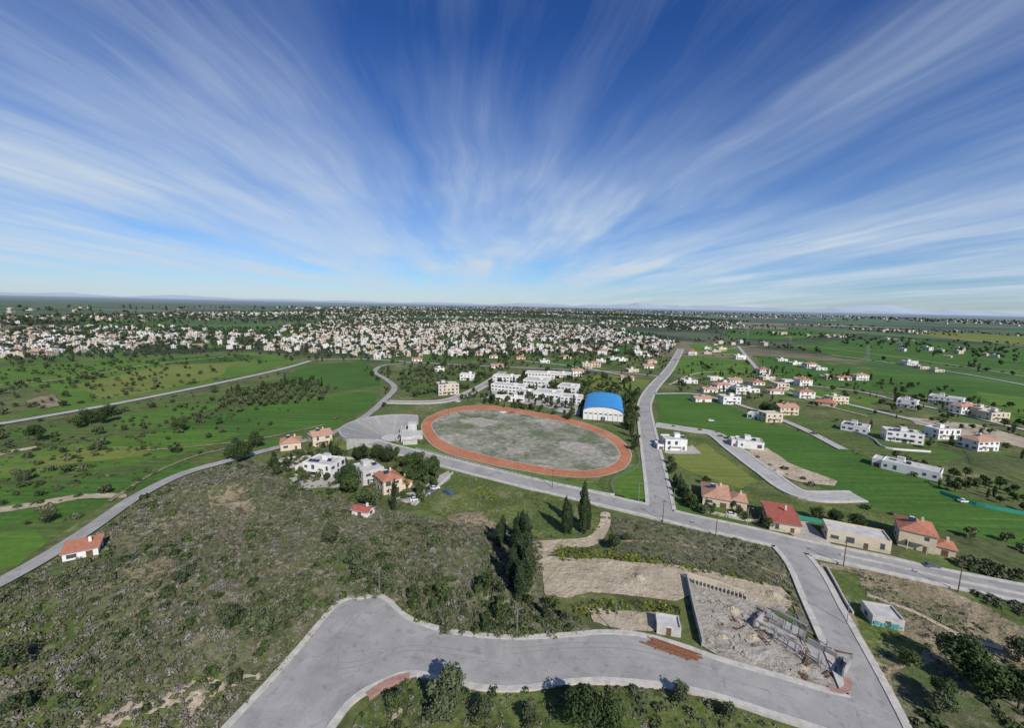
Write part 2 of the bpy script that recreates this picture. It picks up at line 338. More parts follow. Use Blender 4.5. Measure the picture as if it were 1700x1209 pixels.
# real relief of the hillside
SW=np.array(GG(SCRUB)); FLAT=np.array([G(597,858),G(135,928),G(150,925),G(110,935)])
def hill_arr(X,Y):
    ins=pip(X,Y,SW); d=np.full(len(X),1e9)
    for i in range(len(SW)):
        a=SW[i-1];b_=SW[i];ab=b_-a; t=np.clip(((X-a[0])*ab[0]+(Y-a[1])*ab[1])/(ab@ab),0,1)
        d=np.minimum(d,np.hypot(X-a[0]-t*ab[0],Y-a[1]-t*ab[1]))
    for p in FLAT: d=np.minimum(d,np.maximum(0,np.hypot(X-p[0],Y-p[1])-6))
    s1=np.clip(d/2,0,1);s2=np.clip(d/16,0,1);s2=s2*s2*(3-2*s2)
    z=np.full(len(X),-.15)
    for k in np.where(ins)[0]:
        v=Vector((X[k]*.032,Y[k]*.032,5.1)); n_=mnoise.fractal(v,.9,2.1,4)
        z[k]=-.1+.25*s1[k]+s2[k]*(2.1+3.0*n_)+s1[k]*.16*mnoise.noise(Vector((X[k]*.45,Y[k]*.45,1)))
    return z,ins
st_=1.15; gx=np.arange(SW[:,0].min()-2,SW[:,0].max()+2,st_); gy=np.arange(SW[:,1].min()-2,SW[:,1].max()+2,st_)
GX,GY=np.meshgrid(gx,gy); HX,HY=GX.ravel(),GY.ravel(); HZ,HI=hill_arr(HX,HY); nx=len(gx)
HZg=HZ.reshape(GX.shape)
def hz(x,y):
    i=(x-gx[0])/st_; j=(y-gy[0])/st_
    if i<0 or j<0 or i>=nx-1 or j>=len(gy)-1: return 0.0
    a,b_=int(i),int(j); fx,fy=i-a,j-b_
    return max(0.0,(HZg[b_,a]*(1-fx)+HZg[b_,a+1]*fx)*(1-fy)+(HZg[b_+1,a]*(1-fx)+HZg[b_+1,a+1]*fx)*fy)
jj,ii=np.meshgrid(np.arange(len(gy)-1),np.arange(nx-1),indexing='ij'); q0=(jj*nx+ii).ravel()
quads=np.stack([q0,q0+1,q0+nx+1,q0+nx],1); quads=quads[HI[quads].any(1)]
cxm=HX[quads].mean(1)+rng.uniform(-1.2,1.2,len(quads)); cym=HY[quads].mean(1)+rng.uniform(-1.2,1.2,len(quads))
mi=np.zeros(len(quads),int); mi[pip(cxm,cym,GRN1)|pip(cxm,cym,GRN2)]=1
for p in BRN: mi[pip(cxm,cym,p)]=3
cx2=HX[quads].mean(1)+rng.uniform(-.3,.3,len(quads)); mi[pip(cx2,HY[quads].mean(1),TRK)]=2
used=np.unique(quads); remap=np.zeros(len(HX),int); remap[used]=np.arange(len(used))
me=bpy.data.meshes.new('hillside_terrain'); me.from_pydata(np.stack([HX,HY,HZ],1)[used].tolist(),[],remap[quads].tolist())
for k in('scrub','verge','dirt','brown'): me.materials.append(M[k])
me.polygons.foreach_set('material_index',mi.astype(np.int32)); me.polygons.foreach_set('use_smooth',[True]*len(quads)); me.update()
link(bpy.data.objects.new('hillside_terrain',me))
def path(px,w,mat='brown'):
    wp=catmull(GG(px),False,14); L=offset_line(wp,w/2);Rr=offset_line(wp,-w/2)
    L=L+rng.uniform(-.15,.15,L.shape);Rr=Rr+rng.uniform(-.15,.15,L.shape); Z[0]+=.006
    def zz(p): h_=hz(*p); return h_+.1 if h_>.05 else Z[0]
    mb=MB()
    for k in range(len(L)-1): mb.face([(*Rr[k],zz(Rr[k])),(*Rr[k+1],zz(Rr[k+1])),(*L[k+1],zz(L[k+1])),(*L[k],zz(L[k]))])
    mb.obj('dirt_path',[mat])
path([(345,800),(350,840),(375,890),(430,930),(520,960),(600,975)],.9)
path([(330,812),(336,850),(358,895),(415,940),(505,975)],.7)
path([(560,860),(640,880),(730,890),(830,900)],1.0)
path([(1030,900),(1120,905),(1210,925),(1290,955)],1.2)
path([(1440,990),(1520,1020),(1600,1060),(1700,1090)],1.6,'dirt')
path([(1110,640),(1160,620),(1240,618),(1300,622)],3,'dirt'); path([(1280,640),(1350,668),(1440,692)],2.5,'dirt'); path([(230,750),(330,742),(440,728),(540,706)],2,'brown')
path([(0,640),(120,628),(250,606),(400,590)],3,'dirt'); path([(180,835),(250,790),(320,760),(380,745)],2,'brown'); path([(1300,560),(1480,552),(1700,575)],6,'dirt'); path([(1160,586),(1300,572),(1480,592),(1700,625)],4,'dirt')
OUT=[(700,706),(722,688),(760,677),(810,674),(870,682),(930,693),(985,708),(1027,728),(1047,752),(1042,774),(1018,788),(975,795),(925,792),(860,782),(800,770),(745,755),(712,735)]
INN=[(717,706),(735,692),(768,684),(812,682),(868,689),(925,700),(975,714),(1010,732),(1028,752),(1024,767),(1004,778),(970,783),(925,780),(863,770),(805,757),(757,743),(728,727)]
reg('stadium_grass',[(685,715),(700,690),(740,672),(810,665),(900,675),(968,698),(1034,712),(1062,745),(1085,800),(1088,835),(1000,820),(930,805),(820,780),(700,745)],'verge',.02)
reg('grass_verge',[(650,735),(700,740),(800,768),(920,798),(990,806),(1000,818),(900,802),(780,774),(690,752)],'grass',.02)
reg('grass_field',[(1020,792),(1060,772),(1080,790),(1087,832),(1040,830),(1015,812)],'grass',.04)
outw=catmull(GG(OUT),True,8); innw=catmull(GG(INN),True,8)
Z[0]+=.006; sheet('running_track',outw,'track',Z[0]); sheet('sports_field',innw,'infield',Z[0]+.006)
for k,a in enumerate(([(760,700),(800,694),(830,702),(800,712)],[(930,735),(975,738),(990,752),(950,755)],[(840,745),(880,748),(870,758),(835,754)])): sheet('bare_patch',GG(a),'site',Z[0]+.010+.003*k,False,.18)
EXCL.append(outw)
def ringline(name,w,t,z,mat):
    P=np.array(w+[w[0]]); A=offset_line(P,t/2);B=offset_line(P,-t/2); mb=MB()
    for k in range(len(A)-1): mb.face([(*B[k],z),(*B[k+1],z),(*A[k+1],z),(*A[k],z)])
    mb.obj(name,[mat])
ringline('track_kerb',innw,.35,Z[0]+.02,'ltgrey'); ringline('track_kerb',outw,.35,Z[0]+.02,'ltgrey')
# ---------------------------------------------------------------- roads
ZR=Z[0]+.06
ROADS=[]
def add_road(px,w,mat='asphalt',pave=True,pw=1.6):
    wp=catmull(GG(px),False,10); L=offset_line(wp,w/2); Rr=offset_line(wp,-w/2)
    ROADS.append(dict(L=L,R=Rr,poly=[tuple(p) for p in L]+[tuple(p) for p in Rr[::-1]],mat=mat,pave=pave,pw=pw)); EXCL.append([tuple(p) for p in offset_line(wp,w/2+1.5)]+[tuple(p) for p in offset_line(wp,-w/2-1.5)[::-1]])
add_road([(610,735),(650,746),(700,759),(800,785),(900,809),(1000,832),(1090,853),(1150,868),(1250,890),(1340,912),(1450,936),(1560,960),(1700,988),(1900,1025)],8.5)
add_road([(1098,853),(1090,800),(1080,745),(1072,700),(1070,672),(1080,650),(1093,634),(1106,620),(1118,603),(1130,580)],8.5)
add_road([(1300,903),(1335,945),(1365,1005),(1395,1065),(1425,1125),(1455,1190),(1480,1250)],7.2)
add_road([(-200,1075),(-80,1010),(0,970),(80,925),(150,880),(225,828),(300,790),(370,769),(440,750),(540,724),(575,710),(610,690),(635,668),(655,645),(640,630),(622,618),(640,607),(700,603)],5.5,pave=False)
add_road([(-200,735),(0,705),(100,688),(200,670),(300,650),(400,629),(470,613),(515,600)],7,'asphalt2',False)
add_road([(630,668),(700,669),(745,665),(785,650),(815,633),(835,618)],6.5)
add_road([(600,715),(580,712),(560,722),(620,740)],6,pave=False)
add_road([(1088,706),(1140,714),(1185,722),(1220,748),(1270,785),(1330,822),(1425,826)],7.5,'asphalt2')
add_road([(1100,626),(1000,617),(880,612),(790,608),(700,603),(600,597),(520,598)],7,pave=False)
add_road([(1082,655),(1150,655),(1210,668),(1270,688),(1330,712),(1400,748)],5.5,'asphalt2',False)
add_road([(1225,575),(1250,605),(1275,630),(1340,655),(1440,680),(1540,705),(1640,740)],6,'asphalt2',False)
add_road([(1330,640),(1420,650),(1500,668),(1600,690),(1720,720)],5,'asphalt2',False)
add_road([(1380,590),(1500,606),(1620,625),(1750,650)],5,'asphalt2',False)
add_road([(870,600),(960,610),(1040,625)],5,'asphalt2',False)
BR_U=[(330,1270),(385,1209),(440,1150),(500,1082),(565,1006),(600,999),(632,997),(665,1026),(700,1043),(760,1058),(850,1066),(940,1062),(1000,1057),(1060,1061),(1120,1076),(1200,1104),(1290,1130),(1370,1154),(1412,1163)]
BR_L=[(500,1270),(545,1209),(580,1165),(625,1137),(680,1118),(740,1128),(800,1141),(870,1142),(950,1131),(1020,1130),(1100,1138),(1180,1153),(1280,1185),(1400,1225),(1480,1270)]
uw=catmull(GG(BR_U),False,6); lw=catmull(GG(BR_L),False,6)
polyBR=uw+lw[::-1]; sheet('road',polyBR,'asphalt',ZR-.01); EXCL.append(polyBR)
for i,rd in enumerate(ROADS):
    mb=MB(); z=ZR+i*.004; L,Rr=rd['L'],rd['R']
    for k in range(len(L)-1): mb.face([(*Rr[k],z),(*Rr[k+1],z),(*L[k+1],z),(*L[k],z)])
    mb.obj('road',[rd['mat']])
ZP=ZR+.17
def pavement(line,w,excl,name='pavement',z=ZP,mat='pave'):
    a=offset_line(line,0); b_=offset_line(line,w); mb=MB()
    mid=(a+b_)/2; bad=np.zeros(len(mid),bool)
    for e in excl: bad|=pip(mid[:,0],mid[:,1],e)
    for k in range(len(a)-1):
        if bad[k] or bad[k+1]: continue
        mb.face([(*a[k],z),(*a[k+1],z),(*b_[k+1],z),(*b_[k],z)])
        for s in (a,b_): mb.face([(*s[k],.0),(*s[k+1],.0),(*s[k+1],z),(*s[k],z)])
    if mb.f: mb.obj(name,[mat])
polys=[r_['poly'] for r_ in ROADS]+[polyBR]
for i,rd in enumerate(ROADS):
    if not rd['pave']: continue
    ex=[p for j,p in enumerate(polys) if j!=i]
    pavement([tuple(p) for p in rd['L']],rd['pw'],ex); pavement([tuple(p) for p in rd['R']],-rd['pw'],ex)
exb=polys[:-1]
pavement(uw,1.4,exb); pavement(lw,-1.4,exb)
pavement(catmull(GG([(606,1156),(628,1141),(655,1128),(680,1122)]),False,6),-1.7,[],z=ZP+.02,mat='redpave')
pavement(catmull(GG([(1378,1153),(1400,1158),(1413,1150),(1411,1132)]),False,6),1.3,[],z=ZP+.02,mat='redpave')
def dashes(px,l=2.5,w=.14,z=ZR+.06):
    wp=catmull(GG(px),False,12); mb=MB()
    for i in range(0,len(wp)-1,3):
        a=Vector(wp[i]);d=(Vector(wp[i+1])-a).normalized();q=Vector((-d.y,d.x))*w/2; e=a+d*l
        mb.face([(*(a-q),z),(*(e-q),z),(*(e+q),z),(*(a+q),z)])
    mb.obj('road_marking',['paint'])
dashes([(900,809),(1000,832),(1080,850)]); dashes([(1088,780),(1080,745),(1072,700)]); dashes([(1140,866),(1250,890),(1330,910)])
def marks(px,w=.2):
    wp=catmull(GG(px),False,10); 
    for o_ in(0,1.5):
        A=offset_line(wp,o_);B=offset_line(wp,o_+w); mb=MB()
        for k in range(len(A)-1): mb.face([(*B[k],ZR-.003),(*A[k],ZR-.003),(*A[k+1],ZR-.003),(*B[k+1],ZR-.003)][::-1])
        mb.obj('tyre_marks',['tyre'])
marks([(590,1020),(560,1060),(550,1110),(600,1110),(680,1085),(800,1098)]); marks([(850,1090),(960,1080),(1060,1085),(1180,1120)])
mb=MB(); A=np.array(catmull(GG([(460,1209),(530,1120),(600,1085),(700,1085),(850,1108),(1000,1097),(1100,1103),(1200,1130),(1320,1165)]),False,10)); B=offset_line(A,.12)
for k in range(len(A)-1): mb.face([(*A[k],ZR-.001),(*A[k+1],ZR-.001),(*B[k+1],ZR-.001),(*B[k],ZR-.001)])
mb.obj('road_seam',['seat'])
# ---------------------------------------------------------------- vegetation prototypes
def leaves(lobes,n,size,squash=1):
    V=[];
    w=np.array([l[3]**2 for l in lobes]); w/=w.sum()
    for (cx,cy,cz,r_),k in zip(lobes,(w*n).astype(int)):
        d=rng.normal(size=(k,3)); d/=np.linalg.norm(d,axis=1)[:,None]
        rad=r_*(.55+.5*rng.random(k)**.6)
        c=np.array((cx,cy,cz))+d*rad[:,None]*np.array((1,1,squash))
        a=rng.normal(size=(k,3)); a-= (a*d).sum(1)[:,None]*d*.6; a/=np.linalg.norm(a,axis=1)[:,None]
        b_=np.cross(d+rng.normal(size=(k,3))*.5,a); b_/=np.linalg.norm(b_,axis=1)[:,None]
        s=size*(.6+.8*rng.random(k))[:,None]
        V.append(np.stack([c-a*s-b_*s*.7,c+a*s-b_*s*.4,c+a*s*.6+b_*s*.7,c-a*s*.8+b_*s*.6],1))
    V=np.concatenate(V).reshape(-1,3); V[:,2]=np.maximum(V[:,2],.02)
    return V
def veg(name,V,mat,trunk=None):
    me=bpy.data.meshes.new(name); nv=len(V)
    verts=V.tolist(); faces=[tuple(range(i,i+4)) for i in range(0,nv,4)]; mi=[0]*len(faces)
    if trunk:
        faces+=[tuple(nv+j for j in f) for f in trunk.f]; verts+=trunk.v; mi+=[1]*len(trunk.f)
    me.from_pydata(verts,[],faces); me.materials.append(M[mat]); me.materials.append(M['bark'])
    me.polygons.foreach_set('material_index',mi); me.update(); return me
def tree_mesh(name,mat,h,r_,n,size,nl=9,tr=.25,base=.3):
    t=MB(); lobes=[]
    for i in range(nl):
        a=random.uniform(0,6.28);q=random.uniform(.15,.7)*r_;z=random.uniform(base+.12,.86)*h
        k=1-.5*abs(z/h-.55)*2
        lobes.append((math.cos(a)*q*k,math.sin(a)*q*k,z,r_*random.uniform(.28,.52)))
    t.cyl((0,0,0),(random.uniform(-.2,.2),random.uniform(-.2,.2),h*base),tr,tr*.7,6)
    for l in lobes[:6]: t.cyl((0,0,h*base*.9),(l[0],l[1],l[2]),tr*.55,tr*.15,5)
    return veg(name,leaves(lobes,n,size),mat,t)
def cyp_mesh(name,h,r_,n,size,mat='leaf_cyp'):
    t=MB(); t.cyl((0,0,0),(0,0,h*.3),.22,.15,6); lobes=[]
    k=12
    for i in range(k):
        f=i/(k-1); z=h*(.08+.87*f); rr=r_*(math.sin(math.pi*min(1,(f*.82+.18)))**.7)
        rr=max(rr,.25); lobes.append((random.uniform(-.22,.22)*r_,random.uniform(-.22,.22)*r_,z,rr*random.uniform(.8,1.15)))
    return veg(name,leaves(lobes,n,size,squash=1.3),mat,t)
def shrub_mesh(name,mat,r_,n,size,sq=.7):
    lobes=[(random.uniform(-.4,.4)*r_,random.uniform(-.4,.4)*r_,r_*.35,r_*random.uniform(.45,.75)) for _ in range(4)]
    return veg(name,leaves(lobes,n,size,squash=sq),mat)
def bare_mesh(name,h):
    t=MB()
    def br(p,d,l,r_,k):
        e=p+d*l; t.cyl(p,e,r_,r_*.6,4)
        if k==0: return
        for _ in range(3):
            dd=(d+Vector((random.uniform(-.7,.7),random.uniform(-.7,.7),random.uniform(-.1,.5)))).normalized(); br(e,dd,l*.68,r_*.55,k-1)
    br(Vector((0,0,0)),Vector((0,0,1)),h*.3,.16,4)
    me=bpy.data.meshes.new(name); me.from_pydata(t.v,[],t.f); me.materials.append(M['twig']); return me
ME={}
ME['olive']=[tree_mesh('olive_tree','leaf_olive',5,2.8,1500,.18,12) for _ in range(3)]
ME['tree']=[tree_mesh('broadleaf_tree','leaf_green',8,4,2600,.22,15) for _ in range(3)]
ME['cyp']=[cyp_mesh('cypress_tree',15,1.7,3200,.22) for _ in range(3)]
ME['bare']=[bare_mesh('bare_tree',7) for _ in range(2)]
def protos(cname,meshes):
    c=bpy.data.collections.new(cname)
    for me in meshes: c.objects.link(bpy.data.objects.new(cname+'_variant',me))
    return c
C={}
C['farTree']=protos('tree_clump',[tree_mesh('tc','leaf_far',6,3.4,130,.7,7) for _ in range(5)]+[cyp_mesh('tc',10,1.4,90,.6,'leaf_far')])
C['oliveMid']=protos('olive_clump',[tree_mesh('oc','leaf_olive',3.8,2.3,220,.4,8) for _ in range(4)])
C['treeMid']=protos('garden_tree',[tree_mesh('gt','leaf_green',6,3,380,.36,9) for _ in range(3)]+[tree_mesh('gt','leaf_olive',5,2.6,380,.34,9)]+[cyp_mesh('gt',9,1.1,260,.32)])
C['scrub']=protos('scrub_plant',[shrub_mesh('sp','leaf_scrub',.6,44,.14) for _ in range(5)]+[shrub_mesh('sp','leaf_grey',.6,44,.12) for _ in range(3)])
C['greenscrub']=protos('green_bush',[shrub_mesh('gb','leaf_green',1.1,120,.2) for _ in range(2)]+[shrub_mesh('gb','leaf_olive',1.1,120,.2) for _ in range(2)]+[shrub_mesh('gb','leaf_scrub',1.1,120,.2) for _ in range(2)])
C['yellow']=protos('flower_clump',[shrub_mesh('fc','leaf_yel',.6,60,.12,.8) for _ in range(2)]+[shrub_mesh('fc','leaf_scrub',.6,60,.12,.8)]+[shrub_mesh('fc','leaf_green',.6,60,.12,.8)])

def instancer(name,pts,coll,smin,smax,rots=None):
    if len(pts)==0: return
    k=len(coll.objects); n_=len(pts); me=bpy.data.meshes.new(name)
    me.from_pydata([(float(x),float(y),hz(x,y)+.02) for x,y in pts],[],[])
    a=me.attributes.new('rotz','FLOAT','POINT'); a.data.foreach_set('value',(rng.random(n_)*6.283 if rots is None else np.array(rots)).astype(np.float32))
    a=me.attributes.new('scl','FLOAT','POINT'); a.data.foreach_set('value',(smin+(smax-smin)*rng.random(n_)**1.6).astype(np.float32))
    a=me.attributes.new('pick','INT','POINT'); a.data.foreach_set('value',rng.integers(0,k,n_).astype(np.int32))
    o=link(bpy.data.objects.new(name,me))
    ng=bpy.data.node_groups.new(name,'GeometryNodeTree')
    ng.interface.new_socket('Geometry',in_out='INPUT',socket_type='NodeSocketGeometry')
    ng.interface.new_socket('Geometry',in_out='OUTPUT',socket_type='NodeSocketGeometry')
    gi=ng.nodes.new('NodeGroupInput');go=ng.nodes.new('NodeGroupOutput')
    ci=ng.nodes.new('GeometryNodeCollectionInfo'); ci.inputs['Collection'].default_value=coll
    ci.inputs['Separate Children'].default_value=True; ci.inputs['Reset Children'].default_value=True
    ip=ng.nodes.new('GeometryNodeInstanceOnPoints'); ip.inputs['Pick Instance'].default_value=True
    def att(nm,t):
        q=ng.nodes.new('GeometryNodeInputNamedAttribute'); q.data_type=t; q.inputs['Name'].default_value=nm
        return [s for s in q.outputs if s.enabled and s.name=='Attribute'][0]
    cx=ng.nodes.new('ShaderNodeCombineXYZ')
    l=ng.links.new; l(gi.outputs[0],ip.inputs['Points']); l(ci.outputs[0],ip.inputs['Instance'])
    l(att('pick','INT'),ip.inputs['Instance Index']); l(att('rotz','FLOAT'),cx.inputs[2]); l(cx.outputs[0],ip.inputs['Rotation'])
    l(att('scl','FLOAT'),ip.inputs['Scale']); l(ip.outputs[0],go.inputs[0])
    md=o.modifiers.new('scatter','NODES'); md.node_group=ng
    return o
def sample(px,spacing,world=False,clump=None,grid=False,jit=.8,extra=[]):
    poly=px if world else GG(px); P=np.array(poly); x0,y0=P.min(0);x1,y1=P.max(0)
    if grid is not False:
        ang=grid; c_,s_=math.cos(ang),math.sin(ang); D=math.hypot(x1-x0,y1-y0)/2
        q=np.arange(-D,D,spacing); A,B=np.meshgrid(q,q); A=A.ravel()+rng.uniform(-.5,.5,A.size)*spacing*jit;B=B.ravel()+rng.uniform(-.5,.5,B.size)*spacing*jit
        X=(x0+x1)/2+A*c_-B*s_;Y=(y0+y1)/2+A*s_+B*c_
    else:
        n_=int((x1-x0)*(y1-y0)/spacing**2); X=rng.uniform(x0,x1,n_);Y=rng.uniform(y0,y1,n_)
    k=pip(X,Y,poly); X=X[k];Y=Y[k]
    bad=np.zeros(len(X),bool)
    for e in EXCL+extra: bad|=pip(X,Y,e)
    X=X[~bad];Y=Y[~bad]
    if clump:
        sc_,th,soft=clump
        v=np.array([mnoise.fractal(Vector((x*sc_,y*sc_,3.3)),1,2,3)+random.uniform(-soft,soft) for x,y in zip(X,Y)])
        X=X[v>th];Y=Y[v>th]
    return list(zip(X,Y))
def row(px,sp,jit=1.0,skip=.15):
    wp=[Vector(p) for p in GG(px)]; out=[]
    for a,b_ in zip(wp,wp[1:]):
        L=(b_-a).length; k=max(1,int(L/sp))
        for j in range(k):
            if random.random()<skip: continue
            p=a+(b_-a)*j/k; out.append((p.x+random.uniform(-jit,jit),p.y+random.uniform(-jit,jit)))
    return out
def near(name,kind,u,v,s=1,sz=None):
    x,y=G(u,v); me=random.choice(ME[kind]); o=bpy.data.objects.new(name,me)
    o.location=(x,y,hz(x,y)); o.scale=(s,s,sz or s); o.rotation_euler[2]=random.uniform(0,6.28); return link(o)

# ---------------------------------------------------------------- houses
def house_parts(mb,w,d,h,floors,style,seed,fx=0,fy=0):
    rd=random.Random(seed)
    mb['walls'].box(fx,fy,h/2,w,d,h)
    fh=h/floors
    for fl in range(floors):
        z=fl*fh+fh*.55
        for side in range(4):
            L=w if side in(0,2) else d; k=max(1,int(L/3.6))
            for i in range(k):
                if rd.random()<.12: continue
                p=-L/2+L*(i+.5)/k; ww=rd.choice((1.1,1.5,2.2)) if L/k>3 else 1.1
                isd=(fl==0 and side==0 and i==k//2)
                hh=2.1 if isd else rd.choice((1.2,1.2,2.0)); zz=1.1 if isd else z
                for part,t,g_ in (('frames',.10,.16),('windows',.14,0)):
                    if isd and part=='windows': part='door'
                    W=ww+g_;HH=hh+g_
                    if side==0: mb[part].box(fx+p,fy-d/2-t/2+.02,zz,W,t,HH)
                    if side==2: mb[part].box(fx+p,fy+d/2+t/2-.02,zz,W,t,HH)
                    if side==1: mb[part].box(fx+w/2+t/2-.02,fy+p,zz,t,W,HH)
                    if side==3: mb[part].box(fx-w/2-t/2+.02,fy+p,zz,t,W,HH)
    def heater(x,y,z):
        mb['frames'].cyl((x-.7,y+.6,z+1.25),(x+.7,y+.6,z+1.25),.28,.28,8)
        mb['panel'].face([(x-1,y-.9,z+.25),(x+1,y-.9,z+.25),(x+1,y+.4,z+1.15),(x-1,y+.4,z+1.15)])
        mb['frames'].box(x-.9,y+.5,z+.5,.08,.08,1.0);mb['frames'].box(x+.9,y+.5,z+.5,.08,.08,1.0)
    if style=='flat':
        t=.25;ph=.55
        mb['roof'].box(fx,fy,h+.06,w-2*t-.01,d-2*t-.01,.12)
        for s in(-1,1):
            mb['walls'].box(fx,fy+s*(d/2-t/2),h+ph/2,w+.06,t,ph); mb['walls'].box(fx+s*(w/2-t/2),fy,h+ph/2,t,d-2*t-.02,ph)
        if min(w,d)>8.5:
            x=fx+rd.uniform(-.25,.2)*w; mb['walls'].box(x,fy+d*.18,h+1.2,3.0,2.6,2.4); mb['roof'].box(x,fy+d*.18,h+2.46,3.3,2.9,.12)
            heater(x+3.2,fy,h+.1)
            if rd.random()<.5 and w>11:
                for j in range(3): mb['panel'].face([(fx-w*.42+j*1.9,fy-d*.3,h+.3),(fx-w*.42+j*1.9+1.7,fy-d*.3,h+.3),(fx-w*.42+j*1.9+1.7,fy-d*.3+1.5,h+1),(fx-w*.42+j*1.9,fy-d*.3+1.5,h+1)])
    else:
        o=.5; a=w/2+o;b_=d/2+o;rh=min(w,d)*.22
        if style=='hip':
            if w>=d: r1=(fx-(a-b_),fy,h+rh);r2=(fx+(a-b_),fy,h+rh)
            else: r1=(fx,fy-(b_-a),h+rh);r2=(fx,fy+(b_-a),h+rh)
            A=(fx-a,fy-b_,h);B=(fx+a,fy-b_,h);C_=(fx+a,fy+b_,h);D=(fx-a,fy+b_,h)
            m=mb['roof']
            if w>=d: m.face([A,B,r2,r1]);m.face([B,C_,r2]);m.face([C_,D,r1,r2]);m.face([D,A,r1])
            else: m.face([A,B,r1]);m.face([B,C_,r2,r1]);m.face([C_,D,r2]);m.face([D,A,r1,r2])
        elif style=='shed':
            A=(fx-a,fy-b_,h+.1);B=(fx+a,fy-b_,h+.1);C_=(fx+a,fy+b_,h+1.2);D=(fx-a,fy+b_,h+1.2)
            mb['roof'].face([A,B,C_,D]); mb['roof'].face([(fx-w/2,fy+d/2,h),(fx+w/2,fy+d/2,h),(fx+w/2,fy+d/2,h+1.1),(fx-w/2,fy+d/2,h+1.1)])
        else:
            A=(fx-a,fy-b_,h-.1);B=(fx+a,fy-b_,h-.1);C_=(fx+a,fy+b_,h-.1);D=(fx-a,fy+b_,h-.1);E=(fx-a,fy,h+rh);E2=(fx+a,fy,h+rh)
            mb['roof'].face([A,B,E2,E]);mb['roof'].face([C_,D,E,E2])
            mb['walls'].face([(fx-w/2,fy-d/2,h),(fx-w/2,fy+d/2,h),(fx-w/2,fy,h+rh*.93)]);mb['walls'].face([(fx+w/2,fy-d/2,h),(fx+w/2,fy+d/2,h),(fx+w/2,fy,h+rh*.93)])
        mb['frames'].box(fx,fy,h-.06,w+2*o-.1,d+2*o-.1,.1)
        mb['chimney'].box(fx+w*.2,fy+d*.15,h+rh*.7+.5,.7,.7,1.6)
        if style!='shed' and min(w,d)>7: heater(fx-w*.12,fy-d*.05,h+rh*.75)
PK=('walls','frames','windows','door','roof','chimney','panel')
HID=[0]
def house(name,A,B,d,floors,style,wall='white',roof=None,wing=None,fh=3.1):
    a=Vector(G(*A));b_=Vector(G(*B)); v=b_-a; w=v.length; ang=math.atan2(v.y,v.x)
    nrm=Vector((-v.y,v.x)).normalized(); c_=(a+b_)/2+nrm*d/2
    if roof is None: roof='roofgrey' if style=='flat' else 'tile'
    e=bpy.data.objects.new(name,None); e.empty_display_size=.5; e.location=(c_.x,c_.y,.03+hz(c_.x,c_.y)*.8); e.rotation_euler=(0,0,ang); link(e)
    parts={k:MB() for k in PK}; HID[0]+=1
    house_parts(parts,w,d,floors*fh,floors,style,HID[0])
    if wing:
        wx,ww,wd,wf,ws=wing
        house_parts(parts,ww,wd,wf*fh-.15,wf,ws,HID[0]+500,fx=wx*(w/2+ww/2-.02),fy=-d/2+wd/2+1.0)
    if floors>1 and style!='shed':
        parts['balcony']=MB(); parts['balcony'].box(0,-d/2-.8,fh,w*.55,1.5,.18); parts['balcony'].box(0,-d/2-1.5,fh+.55,w*.55,.1,.9)
        for s in(-1,1): parts['balcony'].box(s*w*.26,-d/2-1.4,fh/2-.05,.25,.25,fh-.1)
    mt=dict(walls=wall,frames='ltgrey',windows='glass',door='wood',roof=roof,chimney=wall,balcony=wall,panel='panel')
    for k,m_ in parts.items():
        if m_.f: m_.obj(k,[mt[k]],parent=e)
    EXCL.append([tuple(c_+v/2*1.08*sx_+nrm*d/2*1.1*sy_) for sx_,sy_ in((-1,-1),(1,-1),(1,1),(-1,1))])
    return e
house('white_villa',(1104,749),(1140,750),10,2,'flat',wing=(-1,4,6,1,'flat'))
house('white_villa',(1224,744),(1268,749),10,1,'flat',wing=(-1,3,7,1,'flat'),fh=4)
house('tiled_roof_house',(1166,838),(1212,846),16,1,'hip','cream','tile3',wing=(1,6,9,1,'hip'),fh=3.6)
house('red_roof_hall',(1277,880),(1328,889),15,1,'shed','cream','tile2',fh=3.4)
house('long_cream_building',(1372,899),(1478,921),8.5,1,'flat','cream',fh=4)
house('tiled_roof_house',(1490,906),(1552,922),13,2,'hip','cream','tile',wing=(1,5,7,1,'hip'))
house('white_modern_house',(1462,778),(1560,801),10,1,'flat',wing=(-1,4,8,1,'flat'),fh=4)
house('white_modern_house',(1470,732),(1533,740),11,2,'flat')
house('white_modern_house',(1395,714),(1440,722),12,1,'flat',fh=4)
house('white_modern_house',(1487,675),(1520,680),12,2,'flat')
house('white_modern_house',(1540,668),(1597,676),14,2,'flat','white')
house('tiled_roof_house',(1350,672),(1385,677),12,1,'hip','cream')
house('white_villa',(1240,694),(1270,699),10,1,'flat')
house('white_villa',(503,789),(549,795),11,2,'flat',wing=(-1,5,8,1,'flat'),fh=2.9)
house('white_villa',(603,809),(638,799),12,2,'flat','ltgrey',wing=(1,3,6,1,'flat'))
house('tiled_roof_villa',(637,824),(668,816),11,2,'hip','cream','tile',wing=(1,5,7,1,'hip'))
house('garden_shed',(584,856),(610,861),4.5,1,'gable','white','tile2',fh=2.3)
house('tiled_roof_house',(466,750),(500,746),11,1,'hip','cream','tile3',fh=4)
house('tiled_roof_house',(520,744),(552,738),10,2,'gable','cream','tile3')
house('apartment_block',(728,657),(762,655),12,3,'flat','beige')
house('tiled_roof_shed',(104,935),(164,922),6,1,'shed','white','tile',fh=2.7)
e=house('concrete_hut',(1447,1040),(1500,1050),6,1,'flat','ltgrey',fh=2.5)
mb=MB(); a=Vector(G(1447,1040));b_=Vector(G(1500,1050)); w_=(b_-a).length; rg=random.Random(5)
